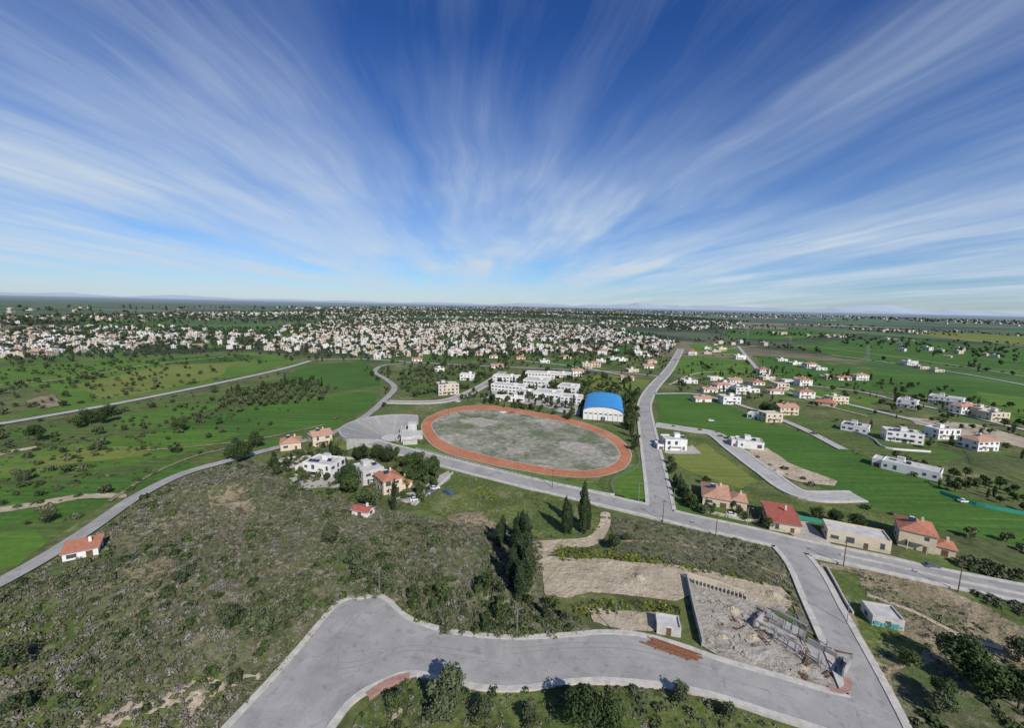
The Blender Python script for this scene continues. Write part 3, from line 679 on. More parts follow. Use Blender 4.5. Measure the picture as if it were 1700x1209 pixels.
for i in range(16):
    x=-w_/2+.5+(w_-1)*i/15; hh=rg.uniform(.5,1.3)
    mb.box(x,-3-.20,1.05+rg.uniform(-.2,.2),rg.uniform(.12,.45),.03,hh,0,0)
mb.obj('graffiti',['purple'],parent=e)
small=[(1147,637,0),(1190,632,0),(1212,642,0),(1180,652,1),(1203,650,1),(1232,655,0),(1270,622,1),(1277,631,0),(1312,637,0),(1338,641,1),(1332,634,1),(1380,630,0),(1403,632,1),(1432,632,1),(1250,652,0),(1290,655,1),
(1610,688,1),(1642,693,0),(1660,700,0),(1630,683,0),(1560,618,0),(1535,613,0),(1515,607,0),(1640,750,1),(1348,612,1),(1364,615,0),(1325,606,0),(1300,600,0),
(960,625,1),(975,612,0),(998,602,0),(1022,598,0),(1035,600,0),(1042,632,1),(1052,618,0),(1078,612,1),(1083,603,1),(1000,589,1),(990,610,1),(826,612,1),(775,632,0),(730,617,0),(692,600,1),(742,588,0),(770,590,0),(820,595,1),
(1175,588,0),(1190,585,0),(1200,583,0),(1175,580,0),(1150,590,1),(1060,590,0),(1075,594,0),(940,596,1),(905,603,0),(865,597,1),(1230,597,0),(1260,640,1),(1300,648,0),(1222,636,1),(1340,662,1),(1395,672,0),(1310,690,1),(1285,702,0),(1575,730,0),(1168,668,1),(1215,672,0)]
for u,v,t in small:
    wpx=(11+rng.random()*4)*(v-506)/80*1.01
    wpx=min(max(wpx,11),40)
    tl=rng.uniform(-.12,.18)*wpx*.2
    house('tiled_roof_house' if t else 'white_house',(u-wpx/2,v-tl/2),(u+wpx/2,v+tl/2),random.uniform(8,11),random.choice((1,1,2)),random.choice(('hip','gable','hip')) if t else 'flat',random.choice(('white','white','cream')),None if not t else random.choice(('tile','tile3','tile3')))
# ---------------------------------------------------------------- school
e=bpy.data.objects.new('school_building',None); link(e)
sw,sg,sr=MB(),MB(),MB()
def block(A,B,d,h,floors=2):
    a=Vector(G(*A));b_=Vector(G(*B)); v=b_-a; w=v.length; ang=math.atan2(v.y,v.x); nr=Vector((-v.y,v.x)).normalized(); c_=(a+b_)/2+nr*d/2
    sw.box(c_.x,c_.y,h/2,w,d,h,ang); sr.box(c_.x,c_.y,h+.08,w-.8,d-.8,.16,ang)
    t=v.normalized()
    for s_ in (1,-1):
        q=c_+nr*s_*(d/2-.15); sw.box(q.x,q.y,h+.35,w+.1,.3,.7,ang); q=c_+t*s_*(w/2-.15); sw.box(q.x,q.y,h+.35,.3,d-.65,.7,ang)
    k=int(w/3.4)
    for fl in range(floors):
        z=(fl+.55)*h/floors
        for i in range(k):
            for s_ in(1,-1):
                q=c_+t*(-w/2+w*(i+.5)/k)+nr*s_*(d/2+.04); sg.box(q.x,q.y,z,w/k-1.4,.12,1.1,ang)
    q=c_+t*w*.2; sw.box(q.x,q.y,h+1.2,3,3,2,ang)
    EXCL.append([tuple(c_+v/2*1.05*x_+nr*d/2*1.1*y_) for x_,y_ in((-1,-1),(1,-1),(1,1),(-1,1))])
for bl in [((815,649),(868,654),13,6),((822,666),(870,668),7,3.5,1),((818,634),(862,636),11,6),((868,643),(905,646),22,7,2),((885,661),(928,665),18,5,1),((925,652),(955,655),18,6),((872,628),(925,631),14,6),((930,669),(964,672),14,5),((905,625),(945,628),14,4,1),((862,659),(885,660),14,4,1)]: block(*bl)
sw.obj('walls',['white'],parent=e); sg.obj('windows',['glass'],parent=e); sr.obj('roof',['roofgrey'],parent=e)
# ---------------------------------------------------------------- sports hall
a=Vector(G(968,696));b_=Vector(G(1034,701)); v=b_-a; W=v.length; ang=math.atan2(v.y,v.x); nr=Vector((-v.y,v.x)).normalized(); D=50; c_=(a+b_)/2+nr*D/2
e=bpy.data.objects.new('sports_hall',None); e.location=(c_.x,c_.y,0.03); e.rotation_euler=(0,0,ang); link(e)
hw=6.0;ra=4.3; n_=20
def arc(s): return [(-math.cos(math.pi*i/n_)*(W/2*s),hw+max(0,math.sin(math.pi*i/n_))**.9*ra*s) for i in range(n_+1)]
mb=MB(); mb.box(0,0,hw/2,W,D,hw); pr=arc(1.0)
for y in(-D/2,D/2): mb.face([(x,y,z) for x,z in pr])
mb.obj('walls',['white'],parent=e)
mb=MB(); po=arc(1.03)
for i in range(n_):
    (x0,z0),(x1,z1)=po[i],po[i+1]
    mb.face([(x0,-D/2-.8,z0+.1),(x1,-D/2-.8,z1+.1),(x1,D/2+.3,z1+.1),(x0,D/2+.3,z0+.1)])
    mb.face([(x0,-D/2-.8,z0-.35),(x1,-D/2-.8,z1-.35),(x1,-D/2-.8,z1+.1),(x0,-D/2-.8,z0+.1)])
for k in range(9):
    y=-D/2+.5+k*(D-2)/8
    for i in range(n_):
        (x0,z0),(x1,z1)=po[i],po[i+1]; mb.face([(x0,y,z0+.22),(x1,y,z1+.22),(x1,y+.3,z1+.22),(x0,y+.3,z0+.22)])
mb.obj('roof',['blue'],parent=e)
mb=MB()
for i in range(8):
    mb.box(-W/2+W*(i+.5)/8,-D/2-.04,4.6,1.8,.12,.8)
    mb.box(W/2+.04,-D/2+D*(i+.5)/8,4.4,.12,2.4,1); mb.box(-W/2-.04,-D/2+D*(i+.5)/8,4.4,.12,2.4,1)
mb.box(0,-D/2-.05,1.3,3,.14,2.6); mb.obj('windows',['glass'],parent=e)
mb=MB()
for i in range(9): mb.box(-W/2+W*i/8,-D/2-.12,hw/2,.3,.24,hw)
mb.obj('pilasters',['ltgrey'],parent=e)
EXCL.append([tuple(c_+v/2*1.1*x_+nr*D/2*1.1*y_) for x_,y_ in((-1,-1),(1,-1),(1,1),(-1,1))])
# ---------------------------------------------------------------- amphitheatre (open-air theatre)
cx,cy=G(652,727); e=bpy.data.objects.new('amphitheatre',None); e.location=(cx,cy,.03); link(e)
st,sa,wl,bm=MB(),MB(),MB(),MB(); A0,A1=math.radians(72),math.radians(232); ns=36; rows=16
def P_(r_,t,z): return (r_*math.cos(t),r_*math.sin(t),z)
rs=.38
for k in range(rows):
    r0=7+k*1.35;r1=r0+1.35;z=.3+k*rs
    for i in range(ns):
        t0=A0+(A1-A0)*i/ns;t1=A0+(A1-A0)*(i+1)/ns
        m_=sa if i%6==0 else (wl if k in(7,8) and False else st)
        m_.face([P_(r0,t0,z),P_(r1,t0,z),P_(r1,t1,z),P_(r0,t1,z)]); wl.face([P_(r0,t0,z-rs),P_(r0,t0,z),P_(r0,t1,z),P_(r0,t1,z-rs)])
R2=7+rows*1.35; zt=.3+rows*rs
for i in range(ns):
    t0=A0+(A1-A0)*i/ns;t1=A0+(A1-A0)*(i+1)/ns
    wl.face([P_(R2,t0,zt-rs),P_(R2,t1,zt-rs),P_(R2,t1,zt+.3),P_(R2,t0,zt+.3)]); wl.face([P_(R2,t0,zt+.3),P_(R2,t1,zt+.3),P_(R2+1.2,t1,zt+.3),P_(R2+1.2,t0,zt+.3)]); wl.face([P_(R2+1.2,t0,zt-1.4),P_(R2+1.2,t1,zt-1.4),P_(R2+1.2,t1,zt+.3),P_(R2+1.2,t0,zt+.3)])
    bm.face([P_(R2+1.2,t0,zt-1.4),P_(R2+1.2,t1,zt-1.4),P_(R2+8,t1,0),P_(R2+8,t0,0)])
for t in(A0,A1):
    wl.face([P_(7,t,0),P_(R2+1.2,t,0),P_(R2+1.2,t,zt+.2),P_(7,t,.6)]); bm.face([P_(R2+1.2,t,0),P_(R2+8,t,0),P_(R2+1.2,t,zt-1.4)])
st.obj('seating',['seat'],parent=e); sa.obj('aisles',['grey'],parent=e); wl.obj('outer_wall',['grey'],parent=e); bm.obj('embankment',['verge'],parent=e)
mb=MB(); mb.cyl((0,0,0),(0,0,.25),6.6,6.6,24); mb.box(9,-2,1.9,6,15,3.8,.2); mb.box(10,8,3.6,5,6,7.2,.2); mb.box(14,1,1.5,7,10,3,.2); mb.box(13,-11,1.2,8,5,2.4,.2)
for i in range(6): mb.box(4.8+.2*i,-8+i*3.2,2.4,.35,.35,4.8,.2)
mb.box(5.2,-.2,4.95,1.0,17,.3,.2); mb.obj('stage',['ltgrey'],parent=e)
EXCL.append([(cx+33*math.cos(t),cy+33*math.sin(t)) for t in np.linspace(0,6.28,20)])
# ---------------------------------------------------------------- walls & fences
def wall_line(name,px,h,t,mat,sm=True):
    wp=catmull(GG(px),False,5) if sm else GG(px); L=offset_line(wp,t/2);Rr=offset_line(wp,-t/2); mb=MB()
    for k in range(len(L)-1):
        mb.face([(*L[k],h),(*Rr[k],h),(*Rr[k+1],h),(*L[k+1],h)]); mb.face([(*L[k],0),(*L[k+1],0),(*L[k+1],h),(*L[k],h)]); mb.face([(*Rr[k],0),(*Rr[k+1],0),(*Rr[k+1],h),(*Rr[k],h)])
    mb.face([(*L[0],0),(*Rr[0],0),(*Rr[0],h),(*L[0],h)]);mb.face([(*L[-1],0),(*Rr[-1],0),(*Rr[-1],h),(*L[-1],h)])
    return mb.obj(name,[mat])
def fence_line(name,px,h,mat='steel',sp=3):
    wp=catmull(GG(px),False,8); mb=MB()
    for i in range(len(wp)-1):
        a=Vector(wp[i]);b_=Vector(wp[i+1]);L=(b_-a).length;ang=math.atan2(b_.y-a.y,b_.x-a.x);m_=(a+b_)/2
        for z in(h*.3,h*.65,h): mb.box(m_.x,m_.y,z,L,.06,.06,ang)
        k=max(1,round(L/sp))
        for j in range(k):
            p=a+(b_-a)*j/k; mb.box(p.x,p.y,h/2+.02,.1,.1,h,ang)
    return mb.obj(name,[mat])
wall_line('stadium_wall',[(690,747),(780,770),(900,800),(1000,821),(1020,824)],1.1,.3,'ltgrey')
fence_line('stadium_fence',[(1020,823),(1018,800),(1060,775),(1052,740),(1035,715)],2)
fence_line('track_fence',[(690,748),(780,771),(900,801),(1000,822)],2.4)
fence_line('track_fence',[(697,735),(686,715),(700,692),(740,672),(810,664),(900,674),(965,698)],2)
wall_line('garden_wall',[(1395,925),(1480,943),(1560,962),(1700,992)],1.2,.25,'ltgrey')
wall_line('garden_wall',[(1165,850),(1250,868),(1262,860)],1.2,.25,'cream')
wall_line('garden_wall',[(690,840),(722,815),(752,787)],1.2,.25,'ltgrey')
wall_line('garden_wall',[(455,772),(500,760),(590,764)],1,.25,'ltgrey')
wall_line('garden_wall',[(1388,708),(1445,728),(1470,745),(1545,752)],1.2,.25,'white')
wall_line('green_fence',[(1325,862),(1375,872)],1.6,.1,'teal',False)
wall_line('green_fence',[(1560,820),(1620,840),(1700,856),(1760,868)],1.6,.12,'teal')
wall_line('retaining_wall',[(1140,962),(1150,1010),(1166,1075)],2.0,.45,'grey',False)
wall_line('retaining_wall',[(1142,961),(1190,975),(1235,992)],1.8,.45,'cream',False)
wall_line('retaining_wall',[(1372,945),(1385,968),(1402,1000),(1416,1022)],1.0,.35,'ltgrey')
for a_,b2 in (((1147,966),(1238,994)),):
    a=Vector(G(*a_));b_=Vector(G(*b2)); mb=MB(); k=14; ang=math.atan2((b_-a).y,(b_-a).x)
    for i in range(k):
        p=a+(b_-a)*(i+.5)/k; mb.box(p.x+.2,p.y-1.0,.9,.25,1.2,1.7,ang)
    mb.obj('wall_buttresses',['ltgrey'])
e=bpy.data.objects.new('unfinished_building',None); x,y=G(1325,1075); e.location=(x,y,.1); e.rotation_euler=(0,0,math.radians(-52)); link(e)
mb=MB(); rg=random.Random(3)
for i in range(5):
    for j in range(2): mb.box(-9+i*4.6,-2.6+j*5.2,1.2+(i%2)*.3,.35,.35,2.4+(i%2)*.6)
mb.box(-4,-2.6,2.55,10,.3,.4); mb.box(-9,0,1.1,.25,4.7,2.2); mb.box(4,2.6,.9,6,.25,1.8); mb.box(-5,2.6,.6,5,.25,1.2); mb.box(9.4,0,1.2,.25,4.7,2.4); mb.box(0,0,.2,19,5.6,.3)
mb.obj('concrete_frame',['grey'],parent=e)
mb=MB()
for i in range(40): 
    mb.box(rg.uniform(-11,10),rg.uniform(-6,6),.5+rg.random()*.4,rg.uniform(1,3.2),rg.uniform(.12,.4),.08,rg.uniform(0,3))
for i in range(14): 
    x=rg.uniform(-9,9); mb.cyl((x,rg.uniform(-4,-3),.2),(x+rg.uniform(-.4,.4),-2.4,2.5),.06,.06,4)
mb.obj('formwork_boards',['wood'],parent=e)
mb=MB()
for i in range(6):
    mb.box(-8+i*1.5,3.6,1.3,1.3,.07,2.1,rg.uniform(-.1,.1))
mb.obj('formwork_panels',['white'],parent=e)
mb=MB()
for i in range(5):
    for j in range(2):
        for q in((-.12,-.12),(.12,.12),(-.12,.12),(.12,-.12)): mb.cyl((-9+i*4.6+q[0],-2.6+j*5.2+q[1],2.3),(-9+i*4.6+q[0],-2.6+j*5.2+q[1],3.7),.025,.025,4)
mb.obj('rebar',['rust'],parent=e)
mb=MB()
for i in range(5):
    for y_ in(4.3,5.4): mb.cyl((-8+i*2,y_,0),(-8+i*2,y_,4),.04,.04,5)
    for z_ in(1.6,3.2): mb.box(-8+i*2,4.85,z_,.06,1.1,.06)
for z_ in(1.6,3.2,3.9):
    for y_ in(4.3,5.4): mb.box(-4,y_,z_,8,.06,.06)
mb.box(-4,4.85,3.27,8,.8,.05); mb.obj('scaffolding',['steel'],parent=e)
EXCL.append(GG([(1138,962),(1235,990),(1340,1060),(1400,1150),(1290,1130),(1165,1080)])); LOT=GG([(905,930),(1180,955),(1300,980),(1310,1010),(1120,998),(980,983),(910,988)])
weeds=sample([(905,925),(1290,972),(1318,1010),(1120,1002),(905,995)],3.6)
EXCL.append(LOT)
mb=MB(); a=Vector(G(1075,1062));b_=Vector(G(1160,1092)); d=(b_-a); q=Vector((-d.y,d.x)).normalized()
for i in range(9):
    o_=q*(-(i*.34)+rg.uniform(-.05,.05)); s_=d*rg.uniform(-.12,.15); p0=a+o_+s_; p1=a+d*.96+o_+s_
    mb.cyl((*p0,ZR+.3),(*p1,ZR+.3),.11,.11,8)
for i in range(3): 
    p=a+d*(.2+.3*i); mb.box(p.x-q.x*1.3,p.y-q.y*1.3,ZR+.1,.2,3.4,.16,math.atan2(d.y,d.x))
mb.obj('steel_pipe_stack',['rust'])
house('site_cabin',(1090,1053),(1130,1060),4.5,1,'flat','ltgrey',fh=2.0)
poly=GG([(1160,990),(1240,1005),(1330,1075),(1385,1140),(1280,1118),(1180,1080)]); P0=np.array(poly)
mb=MB(); mo=MB()
for _ in range(1500):
    x=rng.uniform(P0[:,0].min(),P0[:,0].max());y=rng.uniform(P0[:,1].min(),P0[:,1].max())
    if not pip(np.array([x]),np.array([y]),poly)[0]: continue
    if mnoise.noise(Vector((x*.15,y*.15,0)))<-.1: continue
    s=rng.random()**4*1.1+.1; (mo if rng.random()<.18 else mb).box(x,y,.15+s*.2,s*(1.6 if rng.random()<.3 else 1),s*rng.uniform(.3,1),s*.5,rng.uniform(0,3))
mb.obj('rubble',['rubble']); mo.obj('timber_offcuts',['wood'])
def heap(name,u,v,r_,h,mat):
    x,y=G(u,v); mb=MB(); k=18; rings=7; g_=[]
    for j in range(rings+1):
        f=j/rings
        g_.append([(r_*f*math.cos(6.283*i/k)*(1+.2*mnoise.noise(Vector((i*.9%7,j,u)))),r_*f*math.sin(6.283*i/k)*(1+.2*mnoise.noise(Vector((i*.7%5,j,v)))),max(0,h*(1-f)**1.3*(1+.4*mnoise.noise(Vector((i,j*.8,u))))) if j<rings else -.05) for i in range(k)])
    for j in range(rings):
        for i in range(k): mb.face([g_[j][i],g_[j+1][i],g_[j+1][(i+1)%k],g_[j][(i+1)%k]])
    mb.obj(name,[mat],loc=(x,y,.08))
for q in [(1215,1015,3,1.4),(1250,1060,2.5,1.1),(1200,1060,2,.8),(1060,960,3.2,.9),(1285,990,3,1.2),(1010,970,2,.5),(1330,1110,2,.8),(1290,785,4,1.6)]: heap('spoil_heap',*q,'dirt')
# ---------------------------------------------------------------- street furniture
def lamp(u,v,ang=0,h=8):
    x,y=G(u,v); mb=MB(); mb.cyl((0,0,0),(0,0,h),.11,.07,8); mb.cyl((0,0,h-.05),(1.6,0,h+.35),.05,.04,6); mb.box(1.9,0,h+.36,.8,.3,.14); mb.cyl((0,0,0),(0,0,.5),.2,.18,8)
    mb.obj('street_lamp',['steel'],loc=(x,y,.05),rot=ang)
for u,v in [(672,745),(760,766),(850,790),(1060,832),(1118,842),(1240,876),(1062,760),(1056,700),(858,1060),(630,990),(1020,1052),(1405,1040)]: lamp(u,v,random.uniform(-1.9,-1.2))
def pole(u,v,h=9):
    x,y=G(u,v); mb=MB(); mb.cyl((0,0,0),(0,0,h),.17,.1,8); mb.box(0,0,h-.7,1.8,.12,.14)
    for s in(-.7,0,.7): mb.cyl((s,0,h-.62),(s,0,h-.35),.06,.05,6)
    mb.obj('utility_pole',['wood'],loc=(x,y,.05),rot=random.uniform(-.3,.3)); return Vector((x,y,h-.3))
pp=[pole(u,v) for u,v in [(917,812),(1100,868),(1188,892),(1400,942),(1590,985)]]
for u,v in[(745,690),(620,705),(1280,850)]: pole(u,v)
for p,q in zip(pp[1:],pp[2:]):
    mb=MB()
    for o_ in(-.6,.6):
        last=None
        for i in range(13):
            t=i/12; c3=p.lerp(q,t)+Vector((o_*.6,o_*.6,-1.2*4*t*(1-t)*.6))
            if last is not None: mb.cyl(last,c3,.025,.025,4)
            last=c3
    mb.obj('overhead_cable',['dark'])
def pylon(u,v,h=32):
    x,y=G(u,v); mb=MB(); b0,b1=3,.7
    for s in((-1,-1),(1,-1),(1,1),(-1,1)): mb.cyl((s[0]*b0,s[1]*b0,0),(s[0]*b1,s[1]*b1,h),.16,.1,4)
    for k in range(8):
        z0=h*k/8;z1=h*(k+1)/8; r0=b0+(b1-b0)*k/8;r1=b0+(b1-b0)*(k+1)/8
        for s in((-1,-1,1,-1),(1,-1,1,1),(1,1,-1,1),(-1,1,-1,-1)): mb.cyl((s[0]*r0,s[1]*r0,z0),(s[2]*r1,s[3]*r1,z1),.06,.06,4); mb.cyl((s[2]*r0,s[3]*r0,z0),(s[0]*r1,s[1]*r1,z1),.06,.06,4)
    for z in(h*.7,h*.82,h*.94): mb.box(0,0,z,9,.4,.3)
    mb.obj('power_pylon',['steel'],loc=(x,y,0),rot=.3)
for u,v in[(1240,563),(1310,580),(1438,600)]: pylon(u,v,26)
def car(u,v,ang,col):
    x,y=G(u,v); e=bpy.data.objects.new('parked_car',None); e.location=(x,y,.2); e.rotation_euler=(0,0,ang); link(e)
    prof=[(-2.15,.35),(-2.2,.75),(-2.1,1.0),(-1.5,1.05),(1.0,1.0),(2.0,.82),(2.15,.6),(2.1,.35)]
    cab=[(-1.75,1.04),(-1.3,1.48),(.1,1.5),(.95,1.0)]
    mb=MB()
    for s in(-1,1): mb.face([(p[0],s*.87,p[1]) for p in prof])
    for i in range(len(prof)):
        p,q=prof[i],prof[(i+1)%len(prof)]; mb.face([(p[0],-.87,p[1]),(q[0],-.87,q[1]),(q[0],.87,q[1]),(p[0],.87,p[1])])
    mb.face([(-1.25,-.62,1.5),(.08,-.62,1.52),(.08,.62,1.52),(-1.25,.62,1.5)]); mb.obj('body',[col],parent=e)
    mb=MB(); wd=[.8,.62,.62,.8]
    for s in(-1,1): mb.face([(p[0],s*w__,p[1]) for p,w__ in zip(cab,wd)])
    for i in(0,2): mb.face([(cab[i][0],-wd[i],cab[i][1]),(cab[i+1][0],-wd[i+1],cab[i+1][1]),(cab[i+1][0],wd[i+1],cab[i+1][1]),(cab[i][0],wd[i],cab[i][1])])
    mb.face([(-1.3,-.62,1.48),(.1,-.62,1.49),(.1,.62,1.49),(-1.3,.62,1.48)]); mb.obj('windows',['glass'],parent=e)
    mb=MB()
    for wx in(-1.35,1.3):
        for s in(-1,1): mb.cyl((wx,s*.68,.32),(wx,s*.9,.32),.32,.32,14)
    mb.obj('wheels',['dark'],parent=e)
for q in [(1546,944,-.2,'carg'),(722,813,.4,'carw'),(744,820,-.6,'carb'),(690,832,.3,'carw'),(715,820,.4,'carg'),(1215,858,-.2,'carw'),(1600,835,0,'carw'),(835,686,.1,'carw'),(850,687,.1,'carr'),(900,680,.1,'carg'),(930,684,1,'carw'),(760,668,.5,'carw'),(560,764,.2,'carw'),(1180,700,0,'carw'),(1090,735,1.6,'carw')]: car(*q)
# ---------------------------------------------------------------- near trees
for u,v,s,sz in [(967,884,1.1,1.35),(938,888,.85,1.0),(945,886,.75,.8),(858,925,.95,.95),(872,935,1.05,1.1),(858,960,1.05,1.0),(874,985,1.2,1.05),(850,980,1.0,.85),(862,1000,1.0,.8),(834,908,.7,.7),(828,915,.8,.6),(866,905,.8,.85),(1135,835,.5,.45),(1125,820,.45,.4),(975,880,.8,.8),(1120,805,.45,.4),(1142,842,.5,.4)]: near('cypress_tree','cyp',u,v,s,sz)
for u,v,s in [(970,1215,1.1),(1010,1215,.8),(660,1190,.6),(1595,1130,1.3),(1640,1160,1.1),(1510,1110,.6),(1690,1180,1.0),(1560,1170,.7),(600,765,1.1),(580,820,1.3),(575,805,1.1),(400,768,1.4),(425,745,1.1),(385,765,1.0),(300,718,1.1),(295,716,.9),(60,735,1.2),(150,705,1.3),(175,703,1.5),(130,712,1),(1270,687,1.2),(1280,690,1.1),(1420,880,.8),(1355,862,.7),(1385,868,.7),(1275,878,.6),(625,762,1),(640,770,1.1),(680,780,1),(710,788,1),(695,775,.9),(720,780,.8),(650,765,.9)]: near('broadleaf_tree','tree',u,v,s)
for u,v,s in [(740,1175,1.6),(735,1200,1.2),(550,915,1.3),(1130,1165,.8),(800,1200,.9),(880,1210,.8),(1210,1195,.7),(600,970,1.2),(640,985,1.1),(20,1120,1.2),(460,790,1),(1020,915,1.1),(1040,900,.6),(470,1050,1.4),(380,1060,1),(80,870,1),(40,800,1),(590,950,1.2),(1690,1100,1.2),(1560,1190,1),(430,1075,1.5),(300,990,.8),(30,1200,.9),(490,1035,1.1)]: near('olive_tree','olive',u,v,s)
for u,v,s in [(745,1150,.9),(735,1040,.7),(800,1035,.6),(700,1010,.5),(760,1030,.6)]: near('bare_tree','bare',u,v,s)
# ---------------------------------------------------------------- scatter masses
instancer('scrub_plants',sample(SCRUB,1.1,clump=(.05,-.3,.35)),C['scrub'],.55,1.9)
instancer('scrub_bushes',sample(SCRUB,3.6,clump=(.03,.1,.15)),C['greenscrub'],.6,1.8)
DK=[(560,975),(640,955),(760,985),(900,1000),(1000,1050),(850,1064),(740,1054),(640,992)]
instancer('scrub_plants',sample(DK,1.8),C['greenscrub'],.5,1.4)
instancer('thicket',sample([(650,975),(760,985),(900,1000),(970,1040),(850,1058),(740,1050),(680,1015)],4.5),C['treeMid'],.35,.75)
ER=[(1010,860),(1100,870),(1290,905),(1330,945),(1370,1060),(1320,1040),(1290,975),(1180,950),(1020,915)]
instancer('scrub_plants',sample(ER,1.2),C['scrub'],.6,1.6)
instancer('scrub_bushes',sample(ER,4.5),C['greenscrub'],.4,.9)
SB=[(560,1280),(590,1195),(640,1150),(690,1130),(800,1150),(950,1140),(1100,1148),(1200,1168),(1320,1215),(1350,1260)]
instancer('scrub_plants',sample(SB,1.0),C['scrub'],.5,1.4)
instancer('scrub_bushes',sample(SB,2.4,clump=(.08,-.05,.2)),C['greenscrub'],.5,1.3)
instancer('scrub_plants',sample([(1420,950),(1600,980),(1800,1010),(2050,1280),(1500,1280),(1450,1110)],1.5,clump=(.06,0,.2)),C['scrub'],.5,1.5)
instancer('scrub_bushes',sample([(1490,1090),(1600,1110),(1800,1080),(2000,1280),(1500,1280)],2.2,clump=(.05,-.2,.2)),C['greenscrub'],.7,2.0)
instancer('hedge_bushes',sample([(1570,965),(1720,985),(1750,1030),(1690,1030),(1600,985)],1.8),C['greenscrub'],.8,1.5)
instancer('hedge_bushes',sample([(1570,930),(1640,935),(1700,955),(1700,972),(1600,945)],1.6),C['greenscrub'],1.2,2.0)
for a in [[(435,1140),(520,1050),(562,1000),(572,1004),(500,1085),(445,1150)],[(920,905),(1000,915),(1090,925),(1180,948),(1285,965),(1280,975),(1180,960),(1080,937),(990,930),(925,935)],[(945,1005),(1010,995),(1100,1002),(1140,1012),(1135,1022),(1050,1014),(960,1030)],[(790,810),(820,812),(825,832),(800,836)],[(640,990),(680,1010),(720,1040),(700,1040),(660,1020)],[(1250,1100),(1290,1120),(1270,1122)]]:
    instancer('flowering_weeds',sample(a,.85),C['yellow'],.5,1.4)
instancer('dirt_weeds',weeds,C['scrub'],.3,.9)
instancer('site_weeds',row([(1145,1000),(1160,1070),(1240,1105),(1330,1130)],1.2,.8,.3),C['scrub'],.5,1.1)
instancer('meadow_bushes',sample([(745,785),(960,835),(1005,855),(995,885),(900,900),(800,880),(700,845)],2.4,clump=(.06,-.15,.2)),C['scrub'],.6,1.6)
GA=[(430,768),(560,725),(640,745),(745,775),(700,840),(640,852),(560,835),(480,800)]
instancer('garden_bushes',sample(GA,3.0),C['greenscrub'],.6,1.8)
instancer('garden_trees',sample(GA,7),C['treeMid'],.5,1.1)
instancer('olive_grove',sample([(-100,640),(40,610),(230,598),(400,590),(450,600),(300,640),(150,670),(-120,710)],13,clump=(.01,-.2,.3)),C['oliveMid'],.5,1.3)
instancer('olive_grove',sample([(430,645),(510,638),(560,645),(545,664),(500,672),(400,676),(340,668),(400,655)],8,grid=.3,jit=.15),C['oliveMid'],.9,1.4)
instancer('olive_grove',sample([(200,690),(300,672),(400,680),(330,700),(240,715),(180,715)],9,grid=.3,jit=.25,clump=(.02,-.2,.1)),C['oliveMid'],.5,1.0)
instancer('tree_row',sample([(370,655),(420,640),(500,632),(550,630),(545,642),(440,652),(380,664)],7.5,clump=(.02,-.1,.3)),C['treeMid'],.6,1.2)
instancer('field_trees',sample([(-200,745),(120,700),(300,662),(400,643),(520,680),(440,745),(300,780),(180,830),(80,900),(-200,960)],16,clump=(.012,-.05,.3)),C['oliveMid'],.4,1.4)
instancer('field_bushes',sample([(-200,745),(120,700),(300,662),(420,700),(440,745),(300,780),(180,830),(80,900),(-200,960)],6,clump=(.02,.12,.15)),C['greenscrub'],.5,1.9)
for a in ([(-50,715),(100,695),(300,658),(480,618)],[(20,790),(150,775),(330,748),(440,745)],[(230,832),(170,845),(60,885)],[(-50,748),(80,738),(230,726),(330,712)],[(120,672),(230,650),(380,628)],[(430,716),(520,704),(600,684)],[(1095,704),(1190,718),(1240,752),(1330,797),(1440,842),(1560,884)],[(1265,700),(1350,722),(1430,755),(1600,822)],[(1250,625),(1340,640),(1480,655),(1600,668)],[(1105,600),(1200,590),(1300,596)],[(1300,565),(1450,558),(1600,570)],[(1130,648),(1200,632),(1262,624)],[(1400,596),(1560,606),(1700,622)],[(1560,700),(1650,716),(1750,736)]):
    instancer('hedgerow',row(a,5,2.5,.4),C['greenscrub'],.7,2.2)
instancer('roadside_trees',sample([(600,702),(640,680),(660,650),(645,615),(600,612),(622,628),(635,645),(615,672),(590,698)],9),C['treeMid'],.5,1.1)
instancer('olive_grove',sample([(670,612),(790,607),(825,620),(770,650),(690,660),(655,640)],9.5,clump=(.01,-.3,.2)),C['oliveMid'],.8,1.4)
instancer('school_trees',sample([(795,625),(970,625),(1050,650),(1060,690),(1040,700),(960,700),(830,690),(770,668)],8,clump=(.02,-.2,.3)),C['treeMid'],.5,1.2)
instancer('tree_row',row([(765,664),(800,660),(830,676),(880,682),(960,700)],5,1.5,.15),C['treeMid'],.5,1.1)
instancer('roadside_trees',sample([(1036,665),(1060,655),(1066,720),(1055,760),(1040,720)],5),C['treeMid'],.7,1.4)
instancer('roadside_trees',sample([(1106,772),(1118,772),(1150,835),(1190,858),(1170,860),(1130,835)],3),C['treeMid'],.4,.8)
instancer('garden_trees',sample([(1150,790),(1240,830),(1265,860),(1240,868),(1160,850)],7),C['treeMid'],.35,.7)
instancer('orchard_trees',sample([(1480,760),(1600,790),(1700,820),(1700,850),(1600,825),(1500,785)],6.5,grid=.2,jit=.4),C['treeMid'],.5,1.0)
instancer('garden_trees',sample([(1100,610),(1300,600),(1470,620),(1750,690),(1750,770),(1600,760),(1440,725),(1300,690),(1120,650)],14,clump=(.008,-.15,.4)),C['treeMid'],.4,1.1)
instancer('meadow_trees',sample([(1560,885),(1700,925),(1800,945),(1800,880),(1690,900)],6),C['oliveMid'],.5,1.1)
instancer('garden_trees',sample([(630,600),(800,590),(1000,585),(1110,595),(1090,632),(1000,645),(930,622),(800,615),(700,612)],13,clump=(.01,-.2,.4)),C['treeMid'],.6,1.2)
